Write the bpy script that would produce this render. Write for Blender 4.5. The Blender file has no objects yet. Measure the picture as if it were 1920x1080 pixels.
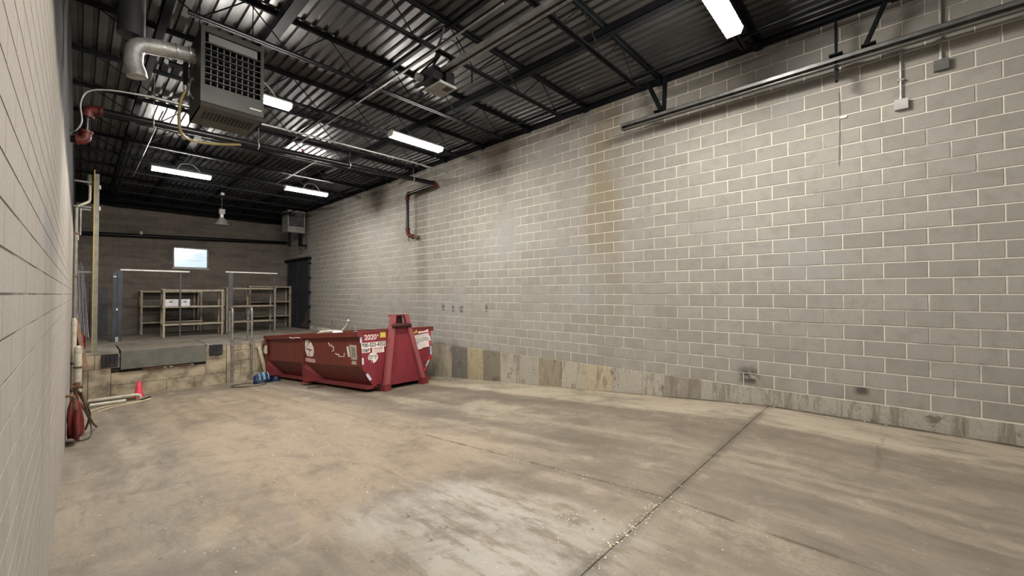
import bpy, math, random
from mathutils import Vector, Matrix
random.seed(7)
D = bpy.data; SC = bpy.context.scene; COL = SC.collection
PI = math.pi
CH = 1.665                                   # eye height over the flat floor by the door

# ------------------------------------------------------------------ camera, world, exposure
cam = D.cameras.new('camera'); camo = D.objects.new('camera', cam); COL.objects.link(camo)
cam.sensor_width = 36.0; cam.lens = 760.0 / 1920 * 36.0; cam.clip_start = 0.02; cam.clip_end = 200
camo.location = (0, 0, CH)
camo.rotation_euler = (math.radians(90 + 0.87), 0, math.radians(-46.86))
SC.camera = camo
w = D.worlds.new('overcast_sky'); SC.world = w; w.use_nodes = True
bg = w.node_tree.nodes['Background']
bg.inputs[0].default_value = (0.72, 0.87, 1.0, 1); bg.inputs[1].default_value = 1.15
SC.view_settings.view_transform = 'Standard'; SC.view_settings.look = 'None'
SC.view_settings.gamma = 1.0; SC.view_settings.use_curve_mapping = False
SC.view_settings.exposure = 0.0
LAMP_STRENGTH = 250.0
LAMP_COLOR = (1.0, 0.95, 0.88)

# ------------------------------------------------------------------ materials
def nodes(name):
    m = D.materials.new(name); m.use_nodes = True
    nt = m.node_tree; b = nt.nodes['Principled BSDF']
    return m, nt, b
def N(nt, t, **kw):
    n = nt.nodes.new(t)
    for k, v in kw.items(): setattr(n, k, v)
    return n
def L(nt, a, b): nt.links.new(a, b)
def val(nt, op, a, b=None, c=None, clamp=False):
    n = N(nt, 'ShaderNodeMath', operation=op, use_clamp=clamp)
    for i, v in enumerate((a, b, c)):
        if v is None: continue
        if isinstance(v, (int, float)): n.inputs[i].default_value = v
        else: L(nt, v, n.inputs[i])
    return n.outputs[0]
def mixc(nt, f, a, b, mode='MIX'):
    n = N(nt, 'ShaderNodeMix', data_type='RGBA', blend_type=mode)
    for i, v in ((0, f), (6, a), (7, b)):
        if isinstance(v, (int, float)): n.inputs[i].default_value = v
        elif isinstance(v, tuple): n.inputs[i].default_value = (*v, 1) if len(v) == 3 else v
        else: L(nt, v, n.inputs[i])
    return n.outputs[2]
def pos(nt, scale=(1, 1, 1), space='world'):
    if space == 'world': o = N(nt, 'ShaderNodeNewGeometry').outputs['Position']
    else: o = N(nt, 'ShaderNodeTexCoord').outputs['Object']
    if scale == (1, 1, 1): return o
    mp = N(nt, 'ShaderNodeMapping'); mp.inputs['Scale'].default_value = scale
    L(nt, o, mp.inputs[0]); return mp.outputs[0]
def noise(nt, vec, scale, detail=4, rough=0.55, dist=0.0):
    n = N(nt, 'ShaderNodeTexNoise'); n.inputs['Scale'].default_value = scale
    n.inputs['Detail'].default_value = detail; n.inputs['Roughness'].default_value = rough
    n.inputs['Distortion'].default_value = dist
    L(nt, vec, n.inputs['Vector']); return n.outputs[0]
def ramp(nt, f, a, b, lo=0.0, hi=1.0):
    n = N(nt, 'ShaderNodeMapRange', interpolation_type='SMOOTHSTEP')
    L(nt, f, n.inputs[0])
    n.inputs[1].default_value = a; n.inputs[2].default_value = b
    n.inputs[3].default_value = lo; n.inputs[4].default_value = hi
    return n.outputs[0]
def xyz(nt):
    s = N(nt, 'ShaderNodeSeparateXYZ'); L(nt, N(nt, 'ShaderNodeNewGeometry').outputs['Position'], s.inputs[0]); return s.outputs
def band(nt, v, a0, a1, b1, b0):            # 0 outside a0..b0, 1 within a1..b1
    return val(nt, 'MULTIPLY', ramp(nt, v, a0, a1), ramp(nt, v, b1, b0, 1, 0))
def bump(nt, b, h, dist=0.004, strength=0.6):
    n = N(nt, 'ShaderNodeBump'); n.inputs['Distance'].default_value = dist; n.inputs['Strength'].default_value = strength
    L(nt, h, n.inputs['Height']); L(nt, n.outputs[0], b.inputs['Normal'])

def plain(name, c, rough=0.5, metal=0.0, c2=None, scale=6.0, lo=0.4, hi=0.65, bmp=0.0, space='object', spec=0.5):
    m, nt, b = nodes(name)
    b.inputs['Roughness'].default_value = rough; b.inputs['Metallic'].default_value = metal
    b.inputs['Specular IOR Level'].default_value = spec
    p = pos(nt, space=space)
    if c2 is None: c2 = tuple(x * 0.8 for x in c)
    n1 = noise(nt, p, scale, 5, 0.6)
    L(nt, mixc(nt, ramp(nt, n1, lo, hi), c, c2), b.inputs['Base Color'])
    if bmp: bump(nt, b, noise(nt, p, scale * 6, 3), bmp)
    return m

def block_mat(name, base, dark, axis, off, z0, h, l, marks, vary=0.30, cool=True):
    m, nt, b = nodes(name); b.inputs['Roughness'].default_value = 0.9; b.inputs['Specular IOR Level'].default_value = 0.2
    X, Y, Z = xyz(nt)
    a = Y if axis == 'Y' else X
    v = val(nt, 'FLOOR', val(nt, 'DIVIDE', val(nt, 'SUBTRACT', Z, z0), h))
    par = val(nt, 'MULTIPLY', val(nt, 'FLOORED_MODULO', v, 2.0), 0.5)
    u = val(nt, 'FLOOR', val(nt, 'SUBTRACT', val(nt, 'SUBTRACT', val(nt, 'DIVIDE', a, l), off), par))
    cb = N(nt, 'ShaderNodeCombineXYZ'); L(nt, u, cb.inputs[0]); L(nt, v, cb.inputs[1])
    wn = N(nt, 'ShaderNodeTexWhiteNoise', noise_dimensions='2D'); L(nt, cb.outputs[0], wn.inputs[0])
    p = pos(nt)
    fine = noise(nt, p, 55, 4, 0.7); mid = noise(nt, p, 5.5, 4, 0.6); big = noise(nt, p, 0.55, 3, 0.5)
    c = mixc(nt, val(nt, 'MULTIPLY', val(nt, 'POWER', wn.outputs[0], 1.6), vary * 2.0, clamp=True), base, dark)
    c = mixc(nt, ramp(nt, mid, 0.42, 0.75, 0, 0.55), c, dark)
    c = mixc(nt, ramp(nt, fine, 0.35, 0.7, 0, 0.35), c, tuple(x * 0.62 for x in base))
    if cool:
        c = mixc(nt, ramp(nt, big, 0.52, 0.68, 0, 0.5), c, (0.315, 0.32, 0.315))
    if marks: c = marks(nt, c, X, Y, Z, p)
    L(nt, c, b.inputs['Base Color']); bump(nt, b, fine, 0.003, 0.5)
    return m

def right_stains(nt, c, X, Y, Z, p):
    ys = val(nt, 'ADD', Y, val(nt, 'MULTIPLY', val(nt, 'SUBTRACT', noise(nt, pos(nt, (1, 1, 0.35)), 2.2, 4), 0.5), 0.5))
    f = val(nt, 'MULTIPLY', val(nt, 'MULTIPLY', band(nt, ys, 3.66, 3.98, 4.25, 4.68), ramp(nt, Z, 0.6, 4.0, 0.12, 0.8)), ramp(nt, noise(nt, pos(nt, (1, 1, .5)), 3.0, 5), 0.3, 0.6, 0.35, 1))
    c = mixc(nt, f, c, (0.235, 0.192, 0.122))
    f = val(nt, 'MULTIPLY', band(nt, ys, 10.0, 10.25, 10.5, 10.8), ramp(nt, Z, 3.5, 1.2, 0.55, 0.25))
    c = mixc(nt, f, c, (0.15, 0.135, 0.115))
    top_dark = val(nt, 'MULTIPLY', ramp(nt, Z, 4.5, 5.4, 0, 0.4), ramp(nt, noise(nt, p, 1.3, 4), 0.3, 0.6))  # patchy darkening towards the top of the wall
    c = mixc(nt, top_dark, c, (0.12, 0.11, 0.095))
    yb = band(nt, Y, 1.42, 1.58, 1.66, 1.82); zb = band(nt, Z, 0.22, 0.34, 0.42, 0.62)     # small black smudge low on the wall
    c = mixc(nt, val(nt, 'MULTIPLY', val(nt, 'MULTIPLY', yb, zb), ramp(nt, noise(nt, p, 9, 3), 0.3, 0.55, 0, 0.9)), c, (0.03, 0.03, 0.03))
    yb = band(nt, Y, 0.20, 0.28, 0.32, 0.42); zb = band(nt, Z, 0.30, 0.37, 0.40, 0.47)
    c = mixc(nt, val(nt, 'MULTIPLY', yb, zb), c, (0.05, 0.05, 0.05))
    for y0, z0 in ((7.55, 1.30), (9.3, 1.28), (8.9, 1.26), (8.55, 1.25)):
        yb = band(nt, ys, y0 - .09, y0 - .03, y0 + .03, y0 + .09); zb = band(nt, Z, z0 - .12, z0 - .05, z0 + .05, z0 + .14)
        c = mixc(nt, val(nt, 'MULTIPLY', val(nt, 'MULTIPLY', yb, zb), 0.75), c, (0.07, 0.065, 0.06))
    lowd = val(nt, 'MULTIPLY', ramp(nt, Z, 0.55, 0.20, 0, 0.5), ramp(nt, noise(nt, pos(nt, (1, 1, 0.6)), 2.5, 4), 0.45, 0.65))
    return mixc(nt, lowd, c, (0.20, 0.165, 0.12))
def left_stains_shade(nt, c, X, Y, Z, p):
    f = ramp(nt, noise(nt, pos(nt, (1, 1.2, 0.18)), 2.5, 4), 0.50, 0.72, 0, 0.45)
    c = mixc(nt, f, c, (0.235, 0.214, 0.188))
    yb = band(nt, Y, 3.0, 3.2, 3.9, 4.4); zb = band(nt, Z, 1.85, 1.95, 2.05, 2.2)
    c = mixc(nt, val(nt, 'MULTIPLY', val(nt, 'MULTIPLY', yb, zb), 0.5), c, (0.2, 0.21, 0.25))
    return mixc(nt, ramp(nt, val(nt, 'ADD', Z, val(nt, 'MULTIPLY', noise(nt, p, 2.0, 3), .3)), 3.30, 3.62), c, (0.018, 0.018, 0.018))   # shade on the upper wall, painted into its colour
def back_stains(nt, c, X, Y, Z, p):
    f = ramp(nt, noise(nt, pos(nt, (0.7, 1, 2.2)), 1.4, 4), 0.45, 0.72, 0, 0.5)
    return mixc(nt, f, c, (0.08, 0.07, 0.06))

def mortar_mat(name, light, worn):
    m, nt, b = nodes(name); b.inputs['Roughness'].default_value = 0.95; b.inputs['Specular IOR Level'].default_value = 0.1
    p = pos(nt)
    f = ramp(nt, noise(nt, p, 1.1, 4, 0.65), 0.47, 0.64)
    c = mixc(nt, f, light, worn)
    c = mixc(nt, ramp(nt, noise(nt, p, 40, 3), 0.3, 0.7, 0, 0.3), c, tuple(x * 0.7 for x in light))
    L(nt, c, b.inputs['Base Color']); return m

def floor_mat():
    m, nt, b = nodes('worn_concrete_floor')
    X, Y, Z = xyz(nt); p = pos(nt)
    big = noise(nt, pos(nt, (1, .5, 1)), 0.42, 4, 0.55, 0.4); st = noise(nt, pos(nt, (2.2, 0.28, 1)), 1.2, 6, 0.62, 0.3)
    st2 = noise(nt, pos(nt, (3.0, 0.7, 1)), 2.6, 6, 0.68); tr = noise(nt, pos(nt, (1.6, 0.12, 1)), 0.8, 4, 0.6, 0.2)
    med = noise(nt, p, 3.2, 7, 0.7, 0.3); fine = noise(nt, p, 42, 5, 0.75); sp = noise(nt, pos(nt, (1, .6, 1)), 13, 4, 0.65)
    c = mixc(nt, ramp(nt, big, 0.36, 0.64), (0.250, 0.212, 0.162), (0.185, 0.155, 0.120))
    c = mixc(nt, ramp(nt, tr, 0.44, 0.64, 0, 0.65), c, (0.130, 0.106, 0.081))
    c = mixc(nt, ramp(nt, st, 0.44, 0.66, 0, 0.7), c, (0.335, 0.290, 0.222))
    c = mixc(nt, ramp(nt, st2, 0.50, 0.72, 0, 0.7), c, (0.110, 0.089, 0.068))
    c = mixc(nt, ramp(nt, med, 0.50, 0.74, 0, 0.7), c, (0.115, 0.095, 0.074))
    c = mixc(nt, ramp(nt, med, 0.46, 0.30, 0, 0.5), c, (0.36, 0.315, 0.25))
    c = mixc(nt, ramp(nt, fine, 0.38, 0.68, 0, 0.45), c, (0.15, 0.122, 0.09))
    # warm dusty area towards the dock
    wob = val(nt, 'MULTIPLY', val(nt, 'SUBTRACT', noise(nt, p, 1.3, 6, 0.65), 0.5), 1.0)
    xw = val(nt, 'ADD', X, wob); yw = val(nt, 'ADD', Y, wob)
    f = val(nt, 'MULTIPLY', band(nt, xw, 0.6, 1.4, 3.0, 4.2), band(nt, yw, 2.6, 4.0, 11.0, 15.0))
    c = mixc(nt, val(nt, 'MULTIPLY', f, val(nt, 'ADD', 0.2, ramp(nt, sp, 0.35, 0.6, 0, 0.35))), c, (0.325, 0.243, 0.152))
    # pale patch left of the middle
    f = val(nt, 'MULTIPLY', band(nt, xw, 1.3, 1.7, 2.4, 2.95), band(nt, yw, 0.9, 1.5, 2.9, 3.7))
    c = mixc(nt, val(nt, 'MULTIPLY', f, val(nt, 'MULTIPLY', ramp(nt, st, 0.30, 0.58, 0.15, 0.8), ramp(nt, st2, 0.60, 0.48, 0.2, 1))), c, (0.37, 0.35, 0.315))
    # dark wheel tracks and the clean strip along the right wall
    f = band(nt, xw, 4.8, 5.4, 5.85, 6.02)
    c = mixc(nt, val(nt, 'MULTIPLY', f, ramp(nt, med, 0.3, 0.6, 0.25, 0.7)), c, (0.145, 0.118, 0.09))
    xs = val(nt, 'ADD', X, val(nt, 'MULTIPLY', val(nt, 'SUBTRACT', noise(nt, p, 2.3, 5), 0.5), 0.3))
    c = mixc(nt, val(nt, 'MULTIPLY', ramp(nt, xs, 5.94, 6.14, 0, 0.85), ramp(nt, st2, 0.66, 0.5, 0.35, 1)), c, (0.375, 0.325, 0.248))
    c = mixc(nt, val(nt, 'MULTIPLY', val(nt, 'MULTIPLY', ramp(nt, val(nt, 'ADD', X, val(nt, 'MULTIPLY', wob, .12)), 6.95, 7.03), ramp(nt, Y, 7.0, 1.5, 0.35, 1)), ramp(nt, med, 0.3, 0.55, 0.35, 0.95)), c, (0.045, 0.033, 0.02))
    f = val(nt, 'MULTIPLY', band(nt, xw, 4.45, 4.6, 5.25, 5.4), band(nt, yw, 4.6, 4.75, 5.7, 6.0))
    c = mixc(nt, val(nt, 'MULTIPLY', f, 0.55), c, (0.36, 0.31, 0.235))
    f = val(nt, 'MULTIPLY', band(nt, val(nt, 'ADD', Y, val(nt, 'MULTIPLY', wob, .35)), 0.08, 0.105, 0.115, 0.14), band(nt, X, 4.8, 5.2, 6.3, 6.9))
    c = mixc(nt, val(nt, 'MULTIPLY', f, ramp(nt, med, 0.4, 0.6, 0.1, 0.4)), c, (0.08, 0.066, 0.05))
    f = val(nt, 'MULTIPLY', band(nt, xw, -.2, 0.05, .5, 1.0), band(nt, yw, 0.5, 1.2, 3.0, 4.5))
    c = mixc(nt, val(nt, 'MULTIPLY', f, ramp(nt, med, 0.35, 0.65, 0, 0.6)), c, (0.13, 0.11, 0.094))
    grime = noise(nt, pos(nt, (1, .55, 1)), 1.7, 7, 0.72, 0.5)
    c = mixc(nt, ramp(nt, grime, 0.46, 0.68, 0, 0.6), c, (0.105, 0.087, 0.067))
    # joints stained by dirt: across at y=1.36, along at x=3.3
    f = band(nt, val(nt, 'ADD', Y, val(nt, 'MULTIPLY', wob, .10)), 1.27, 1.34, 1.38, 1.45)
    c = mixc(nt, val(nt, 'MULTIPLY', f, ramp(nt, med, 0.35, 0.6, 0.15, 0.6)), c, (0.085, 0.070, 0.052))
    f = val(nt, 'MULTIPLY', val(nt, 'MULTIPLY', band(nt, val(nt, 'ADD', X, val(nt, 'MULTIPLY', wob, .05)), 3.27, 3.295, 3.31, 3.34), ramp(nt, med, 0.42, 0.58, 0.05, 0.75)), ramp(nt, Y, 5.2, 4.4))
    c = mixc(nt, f, c, (0.09, 0.072, 0.054))
    c = mixc(nt, ramp(nt, sp, 0.66, 0.73, 0, 0.75), c, (0.075, 0.062, 0.05))
    c = mixc(nt, ramp(nt, noise(nt, pos(nt, (1.4, 1, 1)), 19, 2), 0.72, 0.75, 0, 0.7), c, (0.46, 0.42, 0.35))
    L(nt, c, b.inputs['Base Color'])
    L(nt, ramp(nt, st, 0.3, 0.7, 0.55, 0.8), b.inputs['Roughness'])
    b.inputs['Specular IOR Level'].default_value = 0.4
    bump(nt, b, val(nt, 'ADD', val(nt, 'MULTIPLY', fine, 0.5), med), 0.010, 0.6)
    return m

def stem_mat():
    m, nt, b = nodes('poured_concrete'); b.inputs['Roughness'].default_value = 0.9; b.inputs['Specular IOR Level'].default_value = 0.2
    oi = N(nt, 'ShaderNodeObjectInfo'); p = pos(nt)
    c = oi.outputs['Color']                                         # every cast panel has its own tone
    st = noise(nt, pos(nt, (3, 3, 0.45)), 2.6, 6, 0.7, 0.4); fine = noise(nt, p, 30, 4, 0.7)
    c = mixc(nt, ramp(nt, st, 0.50, 0.62, 0, 0.7), c, (0.17, 0.148, 0.115))
    c = mixc(nt, ramp(nt, noise(nt, p, 3.8, 6, 0.75), 0.57, 0.66, 0, 0.75), c, (0.085, 0.072, 0.055))
    c = mixc(nt, ramp(nt, noise(nt, p, 6, 5, 0.7), 0.42, 0.30, 0, 0.6), c, (0.42, 0.37, 0.29))
    c = mixc(nt, ramp(nt, fine, 0.4, 0.72, 0, 0.4), c, (0.18, 0.155, 0.12))
    L(nt, c, b.inputs['Base Color']); bump(nt, b, fine, 0.005, 0.5); return m

def deck_mat():
    m, nt, b = nodes('galvanised_deck'); p = pos(nt)
    n1 = noise(nt, pos(nt, (1, .25, 1)), 2.0, 5, 0.6); n2 = noise(nt, p, 0.5, 3)
    c = mixc(nt, ramp(nt, n1, 0.35, 0.7), (0.135, 0.134, 0.132), (0.07, 0.0695, 0.0695))
    c = mixc(nt, ramp(nt, n2, 0.52, 0.68, 0, 0.6), c, (0.04, 0.038, 0.037))
    L(nt, c, b.inputs['Base Color']); b.inputs['Metallic'].default_value = 0.8
    L(nt, ramp(nt, n1, 0.3, 0.7, 0.30, 0.48), b.inputs['Roughness']); return m

def rust_paint(name, c, rust, amt=0.5, scale=3.0, rough=0.5):
    m, nt, b = nodes(name); p = pos(nt, space='object')
    n1 = noise(nt, p, scale, 6, 0.68); n2 = noise(nt, p, scale * 9, 4, 0.65); n3 = noise(nt, pos(nt, (1, 1, .3), 'object'), scale * 1.5, 4)
    col = mixc(nt, ramp(nt, n3, 0.4, 0.65, 0, 0.4), c, tuple(x * 0.6 for x in c))
    col = mixc(nt, ramp(nt, n1, 0.62 - 0.22 * amt, 0.72, 0, amt), col, rust)
    col = mixc(nt, ramp(nt, n2, 0.66, 0.74, 0, 0.5), col, tuple(min(1, x * 1.9 + 0.02) for x in c))
    L(nt, col, b.inputs['Base Color']); b.inputs['Roughness'].default_value = rough; b.inputs['Specular IOR Level'].default_value = 0.35
    bump(nt, b, n2, 0.002, 0.4); return m

def emit(name, c, s):
    m, nt, b = nodes(name)
    b.inputs['Base Color'].default_value = (.9, .9, .9, 1)
    b.inputs['Emission Color'].default_value = (*c, 1); b.inputs['Emission Strength'].default_value = s
    return m
def glass_mat(name):
    m = D.materials.new(name); m.use_nodes = True; nt = m.node_tree; nt.nodes.clear()
    o = N(nt, 'ShaderNodeOutputMaterial'); t = N(nt, 'ShaderNodeBsdfTransparent'); g = N(nt, 'ShaderNodeBsdfGlossy'); mx = N(nt, 'ShaderNodeMixShader')
    g.inputs['Roughness'].default_value = 0.1
    n1 = noise(nt, pos(nt, (0.6, 1, 6)), 2.0, 4)
    L(nt, mixc(nt, ramp(nt, n1, 0.4, 0.65, 0, 0.5), (1, 1, 1), (0.82, 0.86, 0.88)), t.inputs[0])
    mx.inputs[0].default_value = 0.06; L(nt, t.outputs[0], mx.inputs[1]); L(nt, g.outputs[0], mx.inputs[2]); L(nt, mx.outputs[0], o.inputs[0])
    return m

M = {}
M['block_r'] = block_mat('grey_block', (0.338, 0.318, 0.287), (0.222, 0.207, 0.183), 'Y', 0.19, .2426, .2032, .4064, right_stains, 0.22)
M['block_l'] = block_mat('cream_painted_block', (0.335, 0.310, 0.277), (0.295, 0.273, 0.243), 'Y', 0.31, -0.095, .11, .4064, left_stains_shade, 0.12, False)
M['block_b'] = block_mat('sooty_block', (0.20, 0.178, 0.152), (0.145, 0.128, 0.108), 'X', 0.1, .09, .2032, .4064, back_stains, 0.2, False)
M['mortar_r'] = mortar_mat('pale_mortar', (0.72, 0.68, 0.585), (0.37, 0.352, 0.31))
M['mortar_l'] = mortar_mat('dusty_joint', (0.10, 0.09, 0.078), (0.30, 0.277, 0.247))
M['mortar_b'] = mortar_mat('sooty_mortar', (0.14, 0.12, 0.10), (0.21, 0.185, 0.155))
M['floor'] = floor_mat(); M['stem'] = stem_mat(); M['deck'] = deck_mat()
M['joint'] = plain('joint_dirt', (0.05, 0.04, 0.03), 0.95)
M['dock_conc'] = plain('dock_concrete', (0.29, 0.26, 0.215), 0.9, 0, (0.15, 0.133, 0.11), 1.6, 0.35, 0.7, 0.004, 'world')
M['dock_face'] = plain('dock_face_concrete', (0.40, 0.335, 0.235), 0.92, 0, (0.165, 0.14, 0.10), 2.6, 0.38, 0.68, 0.004, 'world')
M['joist'] = plain('dark_primed_steel', (0.006, 0.0075, 0.009), 0.6, 0, (0.011, 0.0115, 0.012), 3, spec=0.08)
M['roof'] = plain('roof_slab', (0.05, 0.05, 0.05), 0.9)
M['black_pipe'] = plain('black_steel_pipe', (0.004, 0.0042, 0.0045), 0.3, 0, (0.008, 0.0076, 0.007), 8, spec=0.2)
M['red_fitting'] = plain('red_fitting', (0.085, 0.013, 0.010), 0.5, 0, (0.05, 0.009, 0.008), 12, spec=0.25)
M['galv'] = plain('galvanised_steel', (0.50, 0.50, 0.48), 0.35, 0.45, (0.36, 0.36, 0.35), 7)
M['galv_dull'] = plain('dull_galvanised', (0.20, 0.20, 0.19), 0.5, 0.4, (0.13, 0.13, 0.125), 6)
M['white_metal'] = plain('white_enamel', (0.75, 0.74, 0.70), 0.45)
M['lamp'] = emit('lit_lens', LAMP_COLOR, LAMP_STRENGTH)
M['heater'] = plain('olive_grey_enamel', (0.063, 0.064, 0.055), 0.38, 0, (0.048, 0.049, 0.042), 3, spec=0.4)
M['heater_pale'] = plain('pale_grey_panel', (0.21, 0.212, 0.21), 0.5, 0, (0.16, 0.16, 0.155), 3)
M['heater_far'] = plain('grey_enamel', (0.30, 0.295, 0.275), 0.45, 0.1, (0.22, 0.215, 0.20), 3)
M['black'] = plain('matt_black', (0.008, 0.008, 0.009), 0.8)
M['rubber'] = plain('black_rubber', (0.012, 0.013, 0.015), 0.85, 0, (0.03, 0.03, 0.03), 6)
M['yellow_hose'] = plain('yellow_gas_hose', (0.42, 0.33, 0.15), 0.5)
M['cable'] = plain('pale_cable', (0.24, 0.245, 0.235), 0.5)
M['foil'] = plain('foil_flue', (0.52, 0.515, 0.49), 0.42, 0.35, (0.33, 0.325, 0.31), 8, bmp=0.008)
M['shaded_flue'] = plain('shaded_flue', (0.035, 0.037, 0.04), 0.6)  # unlit stack: its shade is put into the dark colour
M['dump_red'] = rust_paint('dumpster_red', (0.19, 0.030, 0.034), (0.10, 0.026, 0.022), 0.45)
M['dump_front'] = rust_paint('dumpster_front_red', (0.225, 0.030, 0.041), (0.14, 0.028, 0.025), 0.45)
M['dump_side'] = rust_paint('dumpster_side_red', (0.175, 0.034, 0.027), (0.115, 0.036, 0.022), 0.75)
M['dump_post'] = rust_paint('dumpster_post_pink', (0.30, 0.082, 0.085), (0.17, 0.035, 0.034), 0.5)
M['dump_in'] = rust_paint('dumpster_inside_rust', (0.11, 0.03, 0.022), (0.075, 0.032, 0.02), 0.8)
M['dump_dark'] = rust_paint('dumpster_hook_dark', (0.06, 0.014, 0.013), (0.10, 0.06, 0.045), 0.6)
M['sticker'] = plain('white_sticker', (0.80, 0.76, 0.72), 0.5, 0, (0.70, 0.65, 0.60), 9)
M['sticker_pink'] = plain('faded_sticker', (0.78, 0.62, 0.60), 0.5, 0, (0.80, 0.70, 0.70), 9)
M['sticker_old'] = plain('weathered_sticker', (0.52, 0.47, 0.40), 0.6, 0, (0.36, 0.32, 0.27), 14)
M['sticker_yellow'] = plain('yellow_sticker', (0.62, 0.52, 0.07), 0.5, 0, (0.45, 0.38, 0.06), 18)
M['sticker_lilac'] = plain('reflective_tape_white', (0.66, 0.66, 0.84), 0.35)
M['tape_red'] = plain('reflective_tape_red', (0.75, 0.05, 0.06), 0.35)
M['tape_blue'] = plain('reflective_tape_blue', (0.42, 0.66, 0.84), 0.35)
M['tape_white'] = plain('reflective_tape_pale', (0.85, 0.86, 0.86), 0.35)
M['ink'] = plain('black_ink', (0.02, 0.02, 0.02), 0.6)
M['ink_red'] = plain('dark_red_ink', (0.25, 0.03, 0.03), 0.6)
M['stencil'] = plain('white_stencil', (0.78, 0.66, 0.63), 0.6, 0, (0.60, 0.42, 0.40), 20)
M['pvc'] = plain('white_pvc', (0.50, 0.47, 0.385), 0.4, 0, (0.38, 0.345, 0.27), 8)
M['pvc_band'] = plain('brown_band', (0.10, 0.075, 0.05), 0.7)
M['rusty'] = plain('rusty_iron', (0.11, 0.065, 0.04), 0.8, 0.2, (0.19, 0.10, 0.055), 12, bmp=0.003)
M['red_cloth'] = plain('red_tarp', (0.16, 0.014, 0.012), 0.6, 0, (0.09, 0.010, 0.010), 6, bmp=0.01)
M['hose'] = plain('dark_brown_hose', (0.05, 0.035, 0.025), 0.6)
M['rope'] = plain('pale_rope', (0.55, 0.47, 0.30), 0.8)
M['cone'] = plain('faded_red_cone', (0.72, 0.055, 0.10), 0.5, 0, (0.60, 0.04, 0.07), 8)
M['blue_tarp'] = plain('blue_tarp', (0.004, 0.013, 0.045), 0.35, 0, (0.008, 0.025, 0.085), 12, bmp=0.01)
M['blue_pale'] = plain('pale_blue_label', (0.13, 0.24, 0.36), 0.4)
M['wood'] = plain('weathered_plank', (0.40, 0.33, 0.23), 0.85, 0, (0.27, 0.22, 0.15), 6)
M['wood_brown'] = plain('brown_board', (0.22, 0.12, 0.075), 0.8, 0, (0.30, 0.19, 0.13), 5)
M['yellow_post'] = plain('yellow_edge_paint', (0.36, 0.26, 0.055), 0.5, 0, (0.25, 0.20, 0.08), 9, space='world')
M['beige_steel'] = plain('beige_post', (0.20, 0.187, 0.15), 0.55, 0.1, (0.145, 0.135, 0.11), 5)
M['slate'] = plain('slate_blue_steel', (0.050, 0.060, 0.078), 0.45, 0.2, (0.035, 0.042, 0.056), 6)
M['grey_post'] = plain('dark_grey_steel', (0.085, 0.085, 0.085), 0.5, 0.2)
M['pale_rail'] = plain('lit_rail', (0.85, 0.84, 0.80), 0.35, 0.1)  # pale tone paints in the light caught by the top edge
M['shelf'] = plain('beige_shelf_steel', (0.40, 0.345, 0.26), 0.6, 0.1, (0.29, 0.25, 0.19), 8)
M['shelf_board'] = plain('shelf_board', (0.26, 0.215, 0.155), 0.8, 0, (0.17, 0.14, 0.10), 5)
M['carton'] = plain('white_carton', (0.74, 0.73, 0.76), 0.7, 0, (0.66, 0.65, 0.68), 8)
M['leveler'] = plain('grey_leveler_paint', (0.135, 0.135, 0.115), 0.5, 0.2, (0.105, 0.10, 0.09), 3)
M['leveler_top'] = plain('worn_steel_plate', (0.25, 0.225, 0.185), 0.6, 0.2, (0.18, 0.16, 0.13), 2.5)
M['door'] = plain('slate_door_steel', (0.036, 0.042, 0.055), 0.5, 0.2, (0.028, 0.031, 0.04), 2)
M['rust_patch'] = plain('rusted_sheet', (0.105, 0.055, 0.03), 0.85, 0, (0.05, 0.035, 0.028), 8)
M['glass'] = glass_mat('dusty_glass')
M['bell'] = plain('grey_bell_shade', (0.19, 0.185, 0.165), 0.35, 0.2, (0.13, 0.127, 0.115), 6)
M['box_dark'] = plain('grey_box', (0.15, 0.148, 0.14), 0.5, 0.2)
M['box_pale'] = plain('pale_grey_box', (0.45, 0.44, 0.42), 0.5)
M['opener'] = plain('black_opener_steel', (0.007, 0.007, 0.008), 0.4, 0.1, (0.016, 0.016, 0.016), 9, spec=0.3)
M['opener_pale'] = plain('cream_opener_cover', (0.21, 0.205, 0.18), 0.45)
M['handrail_grey'] = plain('weathered_handrail', (0.27, 0.265, 0.25), 0.4, 0.4, (0.16, 0.15, 0.135), 9)
M['track_steel'] = plain('track_steel', (0.36, 0.36, 0.35), 0.32, 0.75, (0.26, 0.26, 0.25), 7)
M['chip'] = plain('pale_wood_chips', (0.66, 0.58, 0.44), 0.8)
M['dark_red'] = plain('dark_red_plastic', (0.20, 0.012, 0.014), 0.5)
M['rod'] = plain('silver_rods', (0.30, 0.29, 0.325), 0.4, 0.3, (0.19, 0.185, 0.21), 9)
M['cardboard'] = plain('cardboard', (0.28, 0.19, 0.11), 0.8)
M['door_panel'] = plain('door_section_paint', (0.60, 0.60, 0.58), 0.5)

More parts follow.
